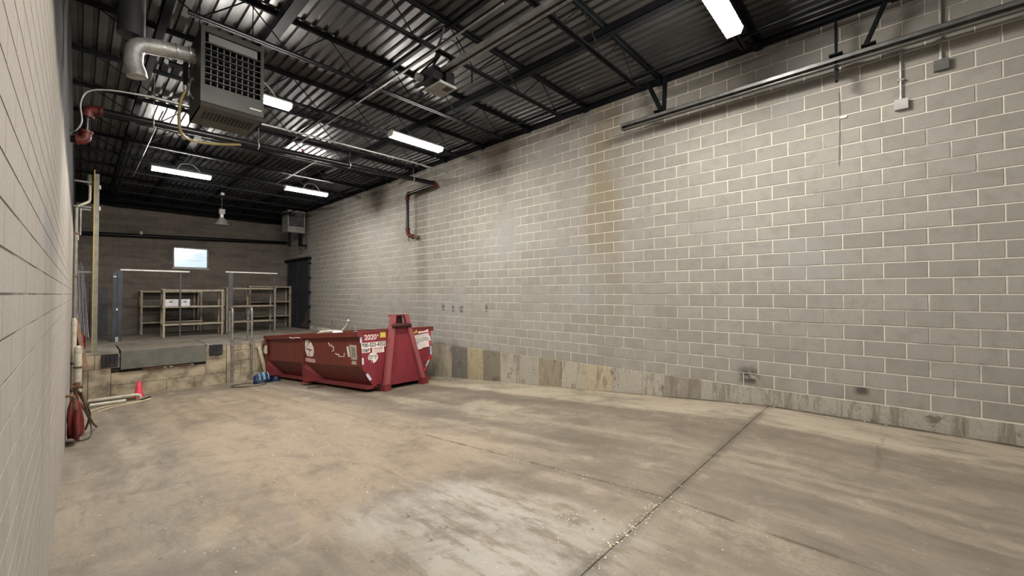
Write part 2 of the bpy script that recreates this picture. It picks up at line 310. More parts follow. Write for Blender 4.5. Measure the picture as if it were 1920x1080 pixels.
# ------------------------------------------------------------------ mesh builder
class MB:
    def __init__(s): s.v = []; s.f = []; s.sm = []
    def add(s, vs, fs, smooth=False):
        o = len(s.v); s.v += [tuple(p) for p in vs]
        for f in fs: s.f.append(tuple(i + o for i in f)); s.sm.append(smooth)
        return s
    def box(s, x0, x1, y0, y1, z0, z1):
        vs = [(x, y, z) for z in (z0, z1) for y in (y0, y1) for x in (x0, x1)]
        return s.add(vs, [(0, 2, 3, 1), (4, 5, 7, 6), (0, 1, 5, 4), (2, 6, 7, 3), (0, 4, 6, 2), (1, 3, 7, 5)])
    def bar(s, a, b, w, h, up=(0, 0, 1)):
        a = Vector(a); b = Vector(b); d = (b - a).normalized(); u = Vector(up)
        if abs(d.dot(u)) > 0.98: u = Vector((0, 1, 0))
        r = d.cross(u).normalized(); u = r.cross(d).normalized()
        vs = [p + r * (i * w / 2) + u * (j * h / 2) for p in (a, b) for j in (-1, 1) for i in (-1, 1)]
        return s.add(vs, [(0, 1, 3, 2), (4, 6, 7, 5), (0, 4, 5, 1), (2, 3, 7, 6), (0, 2, 6, 4), (1, 5, 7, 3)])
    def tube(s, pts, r, n=10, cap=True):
        P = [Vector(p) for p in pts]; R = r if isinstance(r, (list, tuple)) else [r] * len(P)
        d0 = (P[1] - P[0]).normalized(); u = Vector((0, 0, 1))
        if abs(d0.dot(u)) > 0.9: u = Vector((0, 1, 0))
        vs = []; prev = (u - d0 * d0.dot(u)).normalized()
        for i, p in enumerate(P):
            if i == 0: d = d0
            elif i == len(P) - 1: d = (P[i] - P[i - 1]).normalized()
            else: d = ((P[i + 1] - p).normalized() + (p - P[i - 1]).normalized()).normalized()
            prev = (prev - d * d.dot(prev)).normalized(); q = d.cross(prev)
            for k in range(n):
                a = 2 * PI * k / n; vs.append(p + (prev * math.cos(a) + q * math.sin(a)) * R[i])
        fs = [(i * n + k, i * n + (k + 1) % n, (i + 1) * n + (k + 1) % n, (i + 1) * n + k) for i in range(len(P) - 1) for k in range(n)]
        s.add(vs, fs, True)
        if cap: s.add(vs[:n], [tuple(range(n))[::-1]]); s.add(vs[-n:], [tuple(range(n))])
        return s
    def lathe(s, c, prof, n=20):               # prof: (r, z) from the bottom up, around +z
        vs = [(c[0] + r * math.cos(2 * PI * k / n), c[1] + r * math.sin(2 * PI * k / n), c[2] + z) for r, z in prof for k in range(n)]
        fs = [(i * n + k, i * n + (k + 1) % n, (i + 1) * n + (k + 1) % n, (i + 1) * n + k) for i in range(len(prof) - 1) for k in range(n)]
        return s.add(vs, fs, True)
    def prism(s, poly, d):                     # poly: 3-D ring, d: extrusion vector
        d = Vector(d); P = [Vector(p) for p in poly]; n = len(P)
        vs = P + [p + d for p in P]
        return s.add(vs, [tuple(range(n))[::-1], tuple(range(n, 2 * n))] + [(i, (i + 1) % n, n + (i + 1) % n, n + i) for i in range(n)])
    def mesh(s, name, mat, o=(0, 0, 0)):
        me = D.meshes.new(name); me.from_pydata([(x - o[0], y - o[1], z - o[2]) for x, y, z in s.v], [], s.f)
        me.polygons.foreach_set('use_smooth', s.sm); me.materials.append(mat); me.update()
        return me
    def build(s, name, mat, parent=None):
        root = parent
        while root is not None and root.parent is not None: root = root.parent
        o = (0, 0, 0) if root is None or root.get('local') else tuple(root['base'])
        return link(name, s.mesh(name, M[mat] if isinstance(mat, str) else mat, o), parent)
def link(name, me, parent=None, loc=None):
    o = D.objects.new(name, me); COL.objects.link(o)
    if parent is not None: o.parent = parent
    if loc is not None: o.location = loc
    return o
def thing(name, label, cat, loc, group=None):
    o = D.objects.new(name, None); COL.objects.link(o); o.location = loc; o.empty_display_size = 0.1
    o['base'] = tuple(loc); o['label'] = label; o['category'] = cat
    if group: o['group'] = group
    return o
def tag(o, label, cat, group=None):
    o['label'] = label; o['category'] = cat; o['base'] = (0, 0, 0)
    if group: o['group'] = group
    return o
def struct(o): o['kind'] = 'structure'; o['base'] = (0, 0, 0); return o
def arc(c, r, a0, a1, ax, ay, n=6):
    c = Vector(c); ax = Vector(ax); ay = Vector(ay)
    return [c + ax * (r * math.cos(a0 + (a1 - a0) * i / n)) + ay * (r * math.sin(a0 + (a1 - a0) * i / n)) for i in range(n + 1)]
def spline(pts, n=8):                          # Catmull-Rom through the points
    P = [Vector(p) for p in pts]; P = [P[0] * 2 - P[1]] + P + [P[-1] * 2 - P[-2]]; out = []
    for i in range(1, len(P) - 2):
        for k in range(n):
            t = k / n; a, b, c, d = P[i - 1:i + 3]
            out.append(0.5 * ((2 * b) + (c - a) * t + (2 * a - 5 * b + 4 * c - d) * t * t + (3 * b - a - 3 * c + d) * t ** 3))
    return out + [P[-2]]
def zf(y): return 0.0 if y < 1.36 else -0.0843 * (y - 1.36)

XR, XL, YB, YF = 7.09, -0.125, 22.0, -3.0       # right, left, back and front wall faces
YD, ZD = 15.75, 0.085                          # dock face and dock top
ZC = 5.52                                      # underside of the roof deck
# camera basis, only to rank the wall blocks by how large they show
_yaw, _pit = math.radians(46.86), math.radians(0.87)
_F = Vector((math.sin(_yaw) * math.cos(_pit), math.cos(_yaw) * math.cos(_pit), math.sin(_pit)))
_R = Vector((math.cos(_yaw), -math.sin(_yaw), 0)); _U = _R.cross(_F)
def shown(p):
    d = Vector(p) - Vector((0, 0, CH)); w_ = d.dot(_F)
    if w_ < 0.3: return None
    x, y = d.dot(_R) / w_ * 760, d.dot(_U) / w_ * 760
    return w_ if abs(x) < 990 and abs(y) < 560 else None

# ------------------------------------------------------------------ floor
m = MB().box(-0.4, 7.4, YF, 1.36, -0.3, -0.02)
m.add([(-0.4, 1.36, -0.02), (7.4, 1.36, -0.02), (7.4, 16.2, zf(16.2) - 0.02), (-0.4, 16.2, zf(16.2) - 0.02)], [(0, 1, 2, 3)])
floor = struct(m.build('floor', 'joint'))
def slab(x0, x1, y0, y1):
    g = 0.002; x0 += g; x1 -= g; y0 += g; y1 -= g; n = 0.004
    za, zb = zf(y0), zf(y1)
    lo = [(x0, y0, za - .025), (x1, y0, za - .025), (x1, y1, zb - .025), (x0, y1, zb - .025)]
    e = [(x0, y0, za - n), (x1, y0, za - n), (x1, y1, zb - n), (x0, y1, zb - n)]
    t = [(x0 + n, y0 + n, za), (x1 - n, y0 + n, za), (x1 - n, y1 - n, zb), (x0 + n, y1 - n, zb)]
    mb = MB(); fs = []
    for a in (0, 4):
        for i in range(4): fs.append((a + i, a + (i + 1) % 4, a + 4 + (i + 1) % 4, a + 4 + i))
    fs.append((8, 9, 10, 11)); mb.add(lo + e + t, fs); return mb.build('slab', 'floor', floor)
for x0, x1 in ((-0.3, 3.3), (3.3, 7.25)):
    for y0, y1 in ((YF, 1.36), (1.36, 16.0)): slab(x0, x1, y0, y1)

# ------------------------------------------------------------------ block walls
def block_bm(axis, sgn, g, c):
    """one block with its outer corner nipped: origin at the middle of its face; axis = direction of its length"""
    Lh, Hh, dp = .4064 / 2 - g, .2032 / 2 - g, .02
    mb = MB(); vs = []
    for a, q in ((0, dp), (0, c), (c, 0)):
        for l_, h_ in ((-1, -1), (1, -1), (1, 1), (-1, 1)):
            l, h = l_ * (Lh - a), h_ * (Hh - a)
            vs.append((q * sgn, l, h) if axis == 'Y' else (l, q * sgn, h))
    fs = [(8, 9, 10, 11)] + [(k + i, k + (i + 1) % 4, k + 4 + (i + 1) % 4, k + 4 + i) for k in (0, 4) for i in range(4)]
    mb.add(vs, fs); return mb
def block_wall(wall, axis, sgn, face, z0, rows, h, l, off, a_min, a_max, mat, skip=None, most=300, g=.005, c=.004):
    proto = block_bm(axis, sgn, g, c)
    def scaled(vs, sl):
        return [((x, y * sl, z * (h - 2 * g) / (.2032 - 2 * g)) if axis == 'Y' else (x * sl, y, z * (h - 2 * g) / (.2032 - 2 * g))) for x, y, z in vs]
    me = MB(); me.v = scaled(proto.v, 1.0); me.f = proto.f; me.sm = proto.sm; me = me.mesh('block', M[mat])
    cells = []
    for r in range(rows):
        z = z0 + (r + .5) * h; o = (off + (0.5 if r % 2 else 0.0)) * l
        k = math.floor((a_min - o) / l) - 1
        while o + k * l < a_max:
            lo, hi = max(o + k * l, a_min), min(o + (k + 1) * l, a_max); k += 1
            if hi - lo < 0.05: continue
            if skip:
                if skip(lo, hi, z, h): continue
            p = (face, (lo + hi) / 2, z) if axis == 'Y' else ((lo + hi) / 2, face, z)
            cells.append((shown(p), hi - lo, p))
    full = sorted([q for q in cells if q[0] and q[1] > l - .001], key=lambda q: q[0])[:most]
    ids = {id(q) for q in full}
    for q in full: link('block', me, wall, q[2])
    rest = MB()
    for q in cells:
        if id(q) in ids: continue
        vs = scaled(proto.v, (q[1] - 2 * g) / (l - 2 * g)); rest.add([(x + q[2][0], y + q[2][1], z + q[2][2]) for x, y, z in vs], proto.f)
    o = rest.build('blockwork', mat, wall); o['kind'] = 'stuff'

wr = struct(MB().box(XR + .007, 7.40, YF, YB + .3, -1.6, 5.55).build('wall_right', 'mortar_r'))
block_wall(wr, 'Y', 1, XR, .2426, 26, .2032, .4064, .19, YF, YB, 'block_r', g=.0068, c=.004)
edges = [1.62, 2.33, 2.95, 3.36, 3.97, 4.58, 5.19, 5.80, 6.41, 7.03, 7.65, 8.28, 8.93]
while edges[-1] < 15.2: edges.append(edges[-1] + .61)
edges = [-3.0, -1.9, -0.6, 0.55] + edges + [YD]
for i in range(len(edges) - 1):
    y0, y1 = edges[i] + .004, edges[i + 1] - .004; px = XR - random.uniform(.001, .009)
    t = .2426 - .004 + (random.uniform(-.012, .004) if y0 < 2 else 0)
    mb = MB().prism([(px, y0, zf(y0) - .08), (px, y1, zf(y1) - .08), (px, y1, t), (px, y0, t)], (.06, 0, 0))
    o = mb.build('panel', 'stem', wr); ym = (y0 + y1) / 2
    tone = (.31, .29, .25) if ym < 2.3 else (.345, .305, .235)
    for yy, tt in ((8.6, (.13, .125, .115)), (8.9, (.19, .18, .165)), (7.9, (.33, .275, .185)), (7.3, (.17, .15, .12)), (6.7, (.33, .30, .25)), (6.1, (.30, .28, .24)), (5.5, (.24, .205, .15)), (4.9, (.345, .315, .255)), (4.3, (.37, .315, .22)), (3.7, (.335, .31, .265)), (3.15, (.33, .305, .26)), (2.65, (.23, .21, .175))):
        if abs(ym - yy) < .22: tone = tt
    o.color = (*[min(.5, v * 1.18) for v in tone], 1)

wl = struct(MB().box(-0.45, XL - .0012, YF, YB + .3, -1.6, 5.55).build('wall_left', 'mortar_l'))
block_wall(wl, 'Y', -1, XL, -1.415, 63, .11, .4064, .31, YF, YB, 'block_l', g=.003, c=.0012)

WX0, WX1, WZ0, WZ1 = 2.67, 3.88, 2.78, 3.66     # window opening in the back wall
m = MB().box(-.45, WX0, YB + .006, YB + .3, -.2, 5.55).box(WX1, 7.4, YB + .006, YB + .3, -.2, 5.55)
m.box(WX0, WX1, YB + .006, YB + .3, -.2, WZ0).box(WX0, WX1, YB + .006, YB + .3, WZ1, 5.55)
wb = struct(m.build('wall_back', 'mortar_b'))
block_wall(wb, 'X', 1, YB, .09, 27, .2032, .4064, .1, XL, XR, 'block_b',
           skip=lambda a, b, z, h: b > WX0 and a < WX1 and z + h / 2 > WZ0 and z - h / 2 < WZ1)
wn = struct(MB().box(WX0, WX0 + .045, YB + .02, YB + .10, WZ0, WZ1).box(WX1 - .045, WX1, YB + .02, YB + .10, WZ0, WZ1)
            .box(WX0, WX1, YB + .02, YB + .10, WZ0, WZ0 + .045).box(WX0, WX1, YB + .02, YB + .10, WZ1 - .045, WZ1).build('window_1', 'galv_dull'))
MB().box(WX0 + .04, WX1 - .04, YB + .055, YB + .063, WZ0 + .04, WZ1 - .04).build('pane', 'glass', wn)
MB().box(WX0 - .03, WX1 + .03, YB - .03, YB + .05, WZ0 - .03, WZ0).build('window_sill', 'white_metal', wn)
wf = struct(MB().box(-.45, .75, YF - .3, YF, -.3, 5.55).box(6.45, 7.4, YF - .3, YF, -.3, 5.55).box(.75, 6.45, YF - .3, YF, 4.6, 5.55).build('wall_front', 'mortar_r'))
od = struct(MB().box(.70, .75, YF - .06, YF + .02, 0, 4.6).box(6.45, 6.50, YF - .06, YF + .02, 0, 4.6).build('door_2', 'galv_dull'))
for k in range(7):
    z0, z1 = k * .657, k * .657 + .65
    if k == 2:  # window row out of view, added for soft cool daylight
        mb = MB().box(.75, 6.45, YF - .12, YF - .07, z0, z0 + .09).box(.75, 6.45, YF - .12, YF - .07, z1 - .09, z1)
        for j in range(7): x = .75 + j * .95 - (.05 if j else 0); mb.box(x, min(x + .1, 6.45), YF - .12, YF - .07, z0 + .09, z1 - .09)
        sp = mb.build('door_section', 'door_panel', od)
        for j in range(6): MB().box(.75 + j * .95 + .04, .75 + (j + 1) * .95 - .04, YF - .1, YF - .092, z0 + .08, z1 - .08).build('pane', 'glass', sp)
    else: MB().box(.75, 6.45, YF - .12, YF - .07, z0, z1).build('door_section', 'door_panel', od)

# ------------------------------------------------------------------ ceiling: deck sheets and open-web joists
ceil = struct(MB().box(-.45, 7.4, YF - .3, YB + .3, ZC + .045, ZC + .25).build('ceiling', 'roof'))
prof = [(0, 0), (.088, 0), (.101, .038), (.139, .038), (.1524, 0)]
mb = MB(); ring = []
for k in range(6): ring += [(k * .1524 + x, z) for x, z in (prof if k == 5 else prof[:-1])]
vs = [(x, y, z) for y in (YF, YB) for x, z in ring]; n = len(ring)
mb.add(vs, [(i, i + 1, n + i + 1, n + i) for i in range(n - 1)]); dm = mb.mesh('deck_sheet', M['deck'])
for k in range(8): link('deck_sheet', dm, ceil, (XL - .03 + k * .9144, 0, ZC - .0015 * (k % 2)))
JY = [-1.62, -.09] + [1.45, 2.98, 4.54, 6.10, 7.65, 9.20, 10.73, 12.27, 13.80, 15.34, 16.88, 18.42, 19.96, 21.3]
ZT, ZBt = 5.515, 5.02
tm = MB().box(XL, XR, -.056, -.008, ZT - .05, ZT - .042).box(XL, XR, .008, .056, ZT - .05, ZT - .042)
tm = MB()
for s in (-1, 1):
    tm.box(XL, XR, min(s * .008, s * .058), max(s * .008, s * .058), ZT - .007, ZT); tm.box(XL, XR, min(s * .008, s * .015), max(s * .008, s * .015), ZT - .055, ZT)
tm = tm.mesh('top_chord', M['joist'])
bm_ = MB()
for s in (-1, 1):
    bm_.box(.85, 6.2, min(s * .008, s * .045), max(s * .008, s * .045), ZBt, ZBt + .006); bm_.box(.85, 6.2, min(s * .008, s * .014), max(s * .008, s * .014), ZBt, ZBt + .042)
bm_ = bm_.mesh('bottom_chord', M['joist'])
def rod(a, b): return MB().tube([a, b], .0095, 6, False).mesh('web_rod', M['joist'])
rods = [rod((-.50, 0, ZT - .03), (-.03, 0, ZBt + .02)), rod((.50, 0, ZT - .03), (.03, 0, ZBt + .02))]
endr = [rod((.1, 0, ZT - .03), (.93, 0, ZBt + .02)), rod((XR - .12, 0, ZT - .03), (6.12, 0, ZBt + .02))]
for y in JY:
    j = D.objects.new('roof_joist', None); COL.objects.link(j); j.parent = ceil; j.location = (0, y, 0)
    link('top_chord', tm, j); link('bottom_chord', bm_, j)
    for k in range(6):
        xb = .95 + 1.03 * k
        if k > 0: link('web_rod', rods[0], j, (xb, 0, 0))
        if k < 5: link('web_rod', rods[1], j, (xb, 0, 0))
    for e in endr: link('web_rod', e, j)
    MB().box(XR - .16, XR + .02, y - .06, y + .06, ZT - .13, ZT - .055).mesh('bearing_seat', M['joist'])
seat = MB().box(XR - .15, XR, -.06, .06, ZT - .115, ZT - .056).mesh('bearing_seat', M['joist'])
for o in [o for o in ceil.children if o.name.startswith('roof_joist')]: link('bearing_seat', seat, o)
struct(MB().box(XR - .09, XR, YF, YB, ZC - .012, ZC - .002).box(XR - .012, XR, YF, YB, ZC - .10, ZC - .002).build('trim_1', 'joist'))
struct(MB().box(XL, XR, YB - .16, YB - .01, 5.08, ZC - .02).build('back_shade_band', 'joist'))  # dark band added to stand for shade at the top of the back wall
# bridging angles that tie the joists together
def bridging(x, z, s, y0=YF, y1=YB - .2):
    MB().box(x - s, x + s, y0, y1, z, z + .008).box(x - s, x - s + .008, y0, y1, z, z + s * 1.6).build('bridging_angle', 'joist', ceil)
bridging(5.12, 5.36, .06); bridging(1.87, 5.36, .07); bridging(5.95, 5.05, .02); bridging(3.55, 5.45, .03); bridging(.75, 5.40, .05)

# ------------------------------------------------------------------ loading dock
dk = struct(MB().box(-.3, 7.3, YD + .06, YB + .05, -1.4, ZD - .06).build('floor_dock', 'joint'))
LX0, LX1 = .80, 2.74                            # leveler pit
def dslab(x0, x1, y0, y1): MB().box(x0 + .006, x1 - .006, y0 + .004, y1 - .004, ZD - .08, ZD).build('slab', 'dock_conc', dk)
dslab(-.13, LX0 - .02, YD, 18.3); dslab(LX1 + .02, 4.9, YD, 18.3); dslab(4.9, 7.09, YD, 18.3); dslab(LX0 - .02, LX1 + .02, 17.55, 18.3)
dslab(-.13, 3.4, 18.3, YB); dslab(3.4, 7.09, 18.3, YB)
def dpanel(x0, x1, z0, z1, dy=0, nm='panel'): MB().box(x0 + .005, x1 - .005, YD + dy, YD + .1, z0 + .005, z1 - .005).build(nm, 'dock_face', dk)
zb_ = zf(YD) - .06
dpanel(-.12, .30, -.38, ZD - .08, .004); dpanel(.30, LX0, -.38, ZD - .08); dpanel(LX1, 3.28, -.38, ZD - .08)
dpanel(-.12, .18, zb_, -.38, .002); dpanel(.18, .62, zb_, -.38, -.006)
dpanel(.62, LX1, -.86, -.52, .0); dpanel(LX1, 3.28, -.86, -.38, .004)
for a, b in ((.62, 1.22), (1.22, 1.80), (1.80, 2.45), (2.45, 3.28)): dpanel(a, b, zb_, -.86, random.uniform(-.006, .006))
dpanel(3.28, 3.48, zb_, ZD - .08, -.03)
for r, (z0, z1) in enumerate(((zb_, -.93), (-.93, -.52), (-.52, -.18), (-.18, ZD - .08))):
    x = 3.48 - (.2 if r % 2 else 0)
    while x < 7.09:
        dpanel(max(x, 3.48), min(x + .406, 7.09), z0, z1, random.uniform(-.003, .004), 'block'); x += .406

lv = thing('dock_leveler', 'grey steel dock leveler with hanging lip at the edge of the raised dock', 'dock leveler', (1.77, YD, ZD))
MB().box(LX0 + .01, LX1 - .01, YD - .02, 17.52, ZD - .03, ZD + .006).build('deck_plate', 'leveler_top', lv)
MB().box(LX0 + .01, LX1 - .01, YD - .075, YD - .035, -.435, ZD - .005).build('lip', 'leveler', lv)
MB().tube([(LX0 + .02, YD - .05, ZD - .012), (LX1 - .02, YD - .05, ZD - .012)], .018, 8).build('hinge', 'leveler', lv)
MB().box(LX0, LX1, YD + .25, YD + .3, -.53, ZD - .04).build('pit_back', 'black', lv)
MB().box(LX0 + .45, LX1 - .35, YD - .03, YD + .06, -.52, -.455).build('toe_frame', 'rusty', lv)
for x in (1.72, 1.86, 2.36): MB().box(x, x + .07, YD - .05, YD - .03, -.505, -.475).build('lip_keeper', 'galv', lv)
struct(MB().box(LX0, LX1, YD - .005, YD + .3, -.56, -.525).build('trim_3', 'dock_face'))
for i, (x0, x1, z0, z1, lb) in enumerate(((.43, .76, -.32, -.02, 'square black rubber bumper left of the leveler lip, nearer the white pipes'),
                                         (2.82, 3.16, -.25, .03, 'square black rubber bumper beside the leveler lip, nearer the steel handrails'))):
    t = thing('dock_bumper', lb, 'bumper', ((x0 + x1) / 2, YD, z0), 'dock bumpers')
    MB().box(x0, x1, YD - .012, YD, z0 - .02, z1 + .02).build('back_plate', 'joist', t)
    for k in range(4):
        d = (x1 - x0) / 4
        MB().box(x0 + k * d + .004, x0 + (k + 1) * d - .004, YD - .10, YD - .012, z0, z1).build('rubber_pad', 'rubber', t)

# ------------------------------------------------------------------ door at the far end of the right wall
dr = struct(MB().box(XR - .07, XR - .012, 19.05, 21.75, ZD + .02, 3.22).build('door_1', 'door'))
for y in (19.05, 20.4, 21.68): MB().box(XR - .085, XR - .068, y, y + .07, ZD + .02, 3.22).build('door_stile', 'door', dr)
for z in (.12, 1.6, 3.12): MB().box(XR - .083, XR - .068, 19.05, 21.75, z, z + .09).build('door_rail', 'door', dr)
MB().box(XR - .14, XR - .0, 18.95, 22.0, 3.22, 3.34).build('door_track', 'joist', dr)
MB().prism([(XR - .072, 19.06, .11), (XR - .072, 19.06, .95), (XR - .072, 19.35, .86), (XR - .072, 19.5, .5), (XR - .072, 19.95, .3), (XR - .072, 20.1, .11)], (-.006, 0, 0)).build('kick_plate', 'rust_patch', dr)
hg = MB().box(XR - .09, XR, 18.97, 19.05, -.04, .04).mesh('hinge', M['joist'])
for z in (.45, 1.1, 1.75, 2.4, 3.05): link('hinge', hg, dr, (0, 0, z))

# ------------------------------------------------------------------ ceiling lights
def strip_light(x, y, label, whip=True, z=4.815):
    t = thing('strip_light', label, 'light', (x, y, z), 'strip lights under the joists')
    MB().prism([(x - .61, y - .11, z + .02), (x - .61, y + .11, z + .02), (x - .61, y + .055, z + .075), (x - .61, y - .055, z + .075)], (1.22, 0, 0)).build('housing', 'white_metal', t)
    MB().prism([(x - .595, y - .10, z + .02), (x - .595, y - .075, z - .045), (x - .595, y + .075, z - .045), (x - .595, y + .10, z + .02)], (1.19, 0, 0)).build('lens', 'lamp', t)
    for s in (-1, 1):
        e = x + s * .603
        MB().prism([(e - .008, y - .11, z + .021), (e - .008, y - .08, z - .05), (e - .008, y + .08, z - .05), (e - .008, y + .11, z + .021)], (.016, 0, 0)).build('end_cap', 'white_metal', t)
        MB().tube([(x + s * .45, y, z + .07), (x + s * .45, y + (.3 if whip else .1), ZT - .05)], .003, 5).build('suspension_wire', 'galv_dull', t)
    if whip:
        MB().tube(spline([(x - .1, y, z + .075), (x - .02, y - .02, z + .22), (x + .2, y - .03, z + .25), (x + .36, y, z + .12), (x + .4, y + .05, z + .08)]), .011, 7).build('conduit_whip', 'white_metal', t)
strip_light(5.00, 1.42, 'lit fluorescent strip light over the door track, near the right wall', False, 4.965)
strip_light(4.75, 7.16, 'lit fluorescent strip light between the near heater and the right wall', False)
strip_light(1.79, 7.36, 'lit fluorescent strip light half hidden behind the near hanging heater')
strip_light(1.79, 13.43, 'lit fluorescent strip light farthest from the right wall, above the dock edge')
strip_light(4.73, 13.06, 'lit fluorescent strip light nearest the far heater')
strip_light(1.79, 1.36, 'lit fluorescent strip light overhead beside the cream wall', False)

# ------------------------------------------------------------------ hanging unit heaters
def unit_heater(name, label, x0, x1, y0, y1, z0, z1, mat, rows, cols, slots):
    t = thing(name, label, 'heater', ((x0 + x1) / 2, (y0 + y1) / 2, z0), 'hanging unit heaters')
    W, H = x1 - x0, z1 - z0; th = .012
    gx0, gx1, gz0, gz1 = x0 + .06 * W, x1 - .06 * W, z0 + .27 * H, z0 + .93 * H
    c = MB().box(x0, x0 + th, y0 + .02, y1, z0, z1).box(x1 - th, x1, y0 + .02, y1, z0, z1).box(x0, x1, y0 + .02, y1, z1 - th, z1).box(x0, x1, y1 - th, y1, z0, z1)
    c.box(x0, x1, y0 + .02, y1, z0, z0 + th); c.build('cabinet', mat, t)
    f = MB().box(x0, gx0, y0, y0 + .025, z0 + .03, z1).box(gx1, x1, y0, y0 + .025, z0 + .03, z1).box(gx0, gx1, y0, y0 + .025, gz1, z1).box(gx0, gx1, y0, y0 + .025, z0 + .03, gz0)
    f.build('front_frame', mat, t)
    MB().prism([(x0, y0 - .004, z0 + .055), (x0, y0 - .02, z0 + .03), (x0, y0, z0 + .0), (x0, y0 + .04, z0 - .005), (x0, y0 + .03, z0 + .05)], (W, 0, 0)).build('bottom_lip', mat, t)
    MB().box(gx0, gx1, y0 + .14, y0 + .15, gz0, gz1).build('back_plate', 'black', t)
    MB().box(gx0 + .035, gx1 - .035, y0 + .006, y0 + .016, gz1 - .115 * H, gz1 - .012).build('baffle', 'heater_pale', t)
    zt = gz1 - .13 * H
    for r in range(rows + 1):
        z = gz0 + (zt - gz0) * r / rows
        MB().prism([(gx0, y0 + .004, z - .004), (gx0, y0 + .07, z + .02), (gx0, y0 + .07, z + .026), (gx0, y0 + .004, z + .008)], (gx1 - gx0, 0, 0)).build('louver', mat, t)
    for k in range(1, cols):
        x = gx0 + (gx1 - gx0) * k / cols
        MB().box(x - .004, x + .004, y0 + .03, y0 + .10, gz0, zt).build('vane', 'heater_pale', t)
    for k in range(slots):
        x = x0 + .08 + (W - .16) * k / (slots - 1)
        MB().bar((x - .005, y0 + .17, z0 - .003), (x + .005, y0 + .42, z0 - .003), .02, .006).build('slot', 'black', t)
    for s in (x0 + .04, x1 - .04):
        MB().tube([(s, (y0 + y1) / 2, z1), (s, (y0 + y1) / 2, ZC - .05)], .006, 6).build('hanger_rod', 'joist', t)
    return t
h1 = unit_heater('unit_heater', 'big olive grey hanging unit heater with louvered front and yellow hose, nearest', .93, 1.575, 5.8, 6.5, 3.85, 4.795, 'heater', 7, 9, 14)
MB().bar((1.42, 5.794, 3.975), (1.55, 5.794, 3.975), .004, .018, (0, 0, 1)).build('name_plate', 'white_metal', h1)
MB().tube(arc((.79, 6.1, 4.4), .0, 0, 1, (1, 0, 0), (0, 0, 1), 1)[:1] + [(.93, 6.15, 4.52), (.90, 6.15, 4.40)], .004, 5).build('drain_tube', 'galv', h1)
h2 = unit_heater('unit_heater', 'small grey hanging unit heater in the far corner above the door', 6.12, 6.82, 19.0, 19.75, 4.36, 5.32, 'heater_far', 6, 8, 8)
br = MB().box(6.2, 6.3, 19.1, 19.2, 3.75, 4.36); br.build('bracket', 'joist', h2)
MB().box(6.62, 6.76, 19.1, 19.2, 3.85, 4.36).box(6.62, 6.95, 19.1, 19.2, 3.78, 3.88).build('bracket', 'joist', h2)

fl = thing('flue_pipe', 'foil covered flue elbow leaving the near heater, dark stack above it', 'pipe', (.38, 6.1, 4.1))
MB().tube([(.93, 6.12, 4.54), (.6, 6.1, 4.49)] + arc((.52, 6.1, 4.33), .14, PI / 2, PI, (1, 0, 0), (0, 0, 1), 5), .085, 14).build('elbow', 'foil', fl)
MB().tube([(.38, 6.1, 4.34), (.38, 6.1, 4.22), (.40, 6.1, 4.14), (.41, 6.1, 4.08)], [.085, .085, .092, .092], 14).build('drip_leg', 'foil', fl)
for x in (.62, .74, .86): MB().tube([(x, 6.1, 4.495 + (x - .6) * .15), (x + .015, 6.1, 4.497 + (x - .6) * .15)], .089, 14).build('joint_band', 'galv', fl)
MB().tube([(.36, 6.12, 4.52), (.36, 6.12, ZC - .02)], .12, 14).build('stack', 'shaded_flue', fl)
gp = thing('gas_hose', 'yellow gas hose looping from the near heater down onto the black pipe', 'hose', (.85, 6.2, 3.9))
MB().tube([(.84, 6.15, 4.5), (.84, 6.15, 4.15)], .022, 9).build('drop_pipe', 'black_pipe', gp)
MB().tube([(.84, 6.15, 4.16), (.84, 6.15, 4.10)], .026, 8).build('union', 'galv', gp)
MB().tube(spline([(.84, 6.15, 4.1), (.80, 6.18, 3.95), (.80, 6.25, 3.72), (.86, 6.32, 3.60), (1.0, 6.35, 3.58), (1.2, 6.30, 3.595), (1.42, 6.2, 3.62)]), .016, 8).build('hose', 'yellow_hose', gp)
MB().tube(spline([(.93, 6.2, 4.05), (.90, 6.2, 4.09), (.885, 6.2, 4.17), (.91, 6.2, 4.30), (.93, 6.2, 4.28)]), .007, 6).build('wire', 'white_metal', gp)

# ------------------------------------------------------------------ sprinkler main and other pipes
sp = thing('sprinkler_main', 'long black fire sprinkler pipe crossing the room under the joists, red elbows', 'pipe', (3.5, 9.35, 4.6))
A, B_ = (.07, 9.35, 4.63), (6.88, 9.37, 4.78)
MB().tube([(.17, 9.35, 4.63), (6.80, 9.37, 4.778)], .062, 12).build('pipe', 'black_pipe', sp)
MB().tube([(6.88, 9.45, 4.78), (6.90, 10.84, 4.745)], .055, 12).build('pipe', 'black_pipe', sp)
MB().tube([(6.90, 10.90, 4.66), (6.90, 10.88, 3.62)], .05, 12).build('pipe', 'black_pipe', sp)
MB().tube([(.05, 9.35, 4.56), (.04, 9.35, 4.22)], .05, 12).build('pipe', 'black_pipe', sp)
def fit(*pts, r=.07): 
    MB().tube(list(pts), r, 12).build('elbow', 'red_fitting', sp)
    for p, q in ((pts[0], pts[1]), (pts[-1], pts[-2])):
        d = (Vector(q) - Vector(p)).normalized(); MB().tube([Vector(p) - d * .012, Vector(p) + d * .03], r * 1.22, 12).build('coupling', 'red_fitting', sp)
fit((6.76, 9.37, 4.778), (6.85, 9.37, 4.78), (6.88, 9.40, 4.78), (6.885, 9.5, 4.779), r=.068)
fit((6.90, 10.80, 4.747), (6.90, 10.88, 4.735), (6.90, 10.9, 4.70), (6.90, 10.9, 4.60), r=.062)
fit((6.90, 10.88, 3.68), (6.90, 10.87, 3.56), (6.91, 10.8, 3.47), (6.95, 10.65, 3.42), r=.062)
MB().tube([(6.95, 10.66, 3.42), (7.06, 10.5, 3.40)], .05, 10).build('stub', 'rusty', sp)
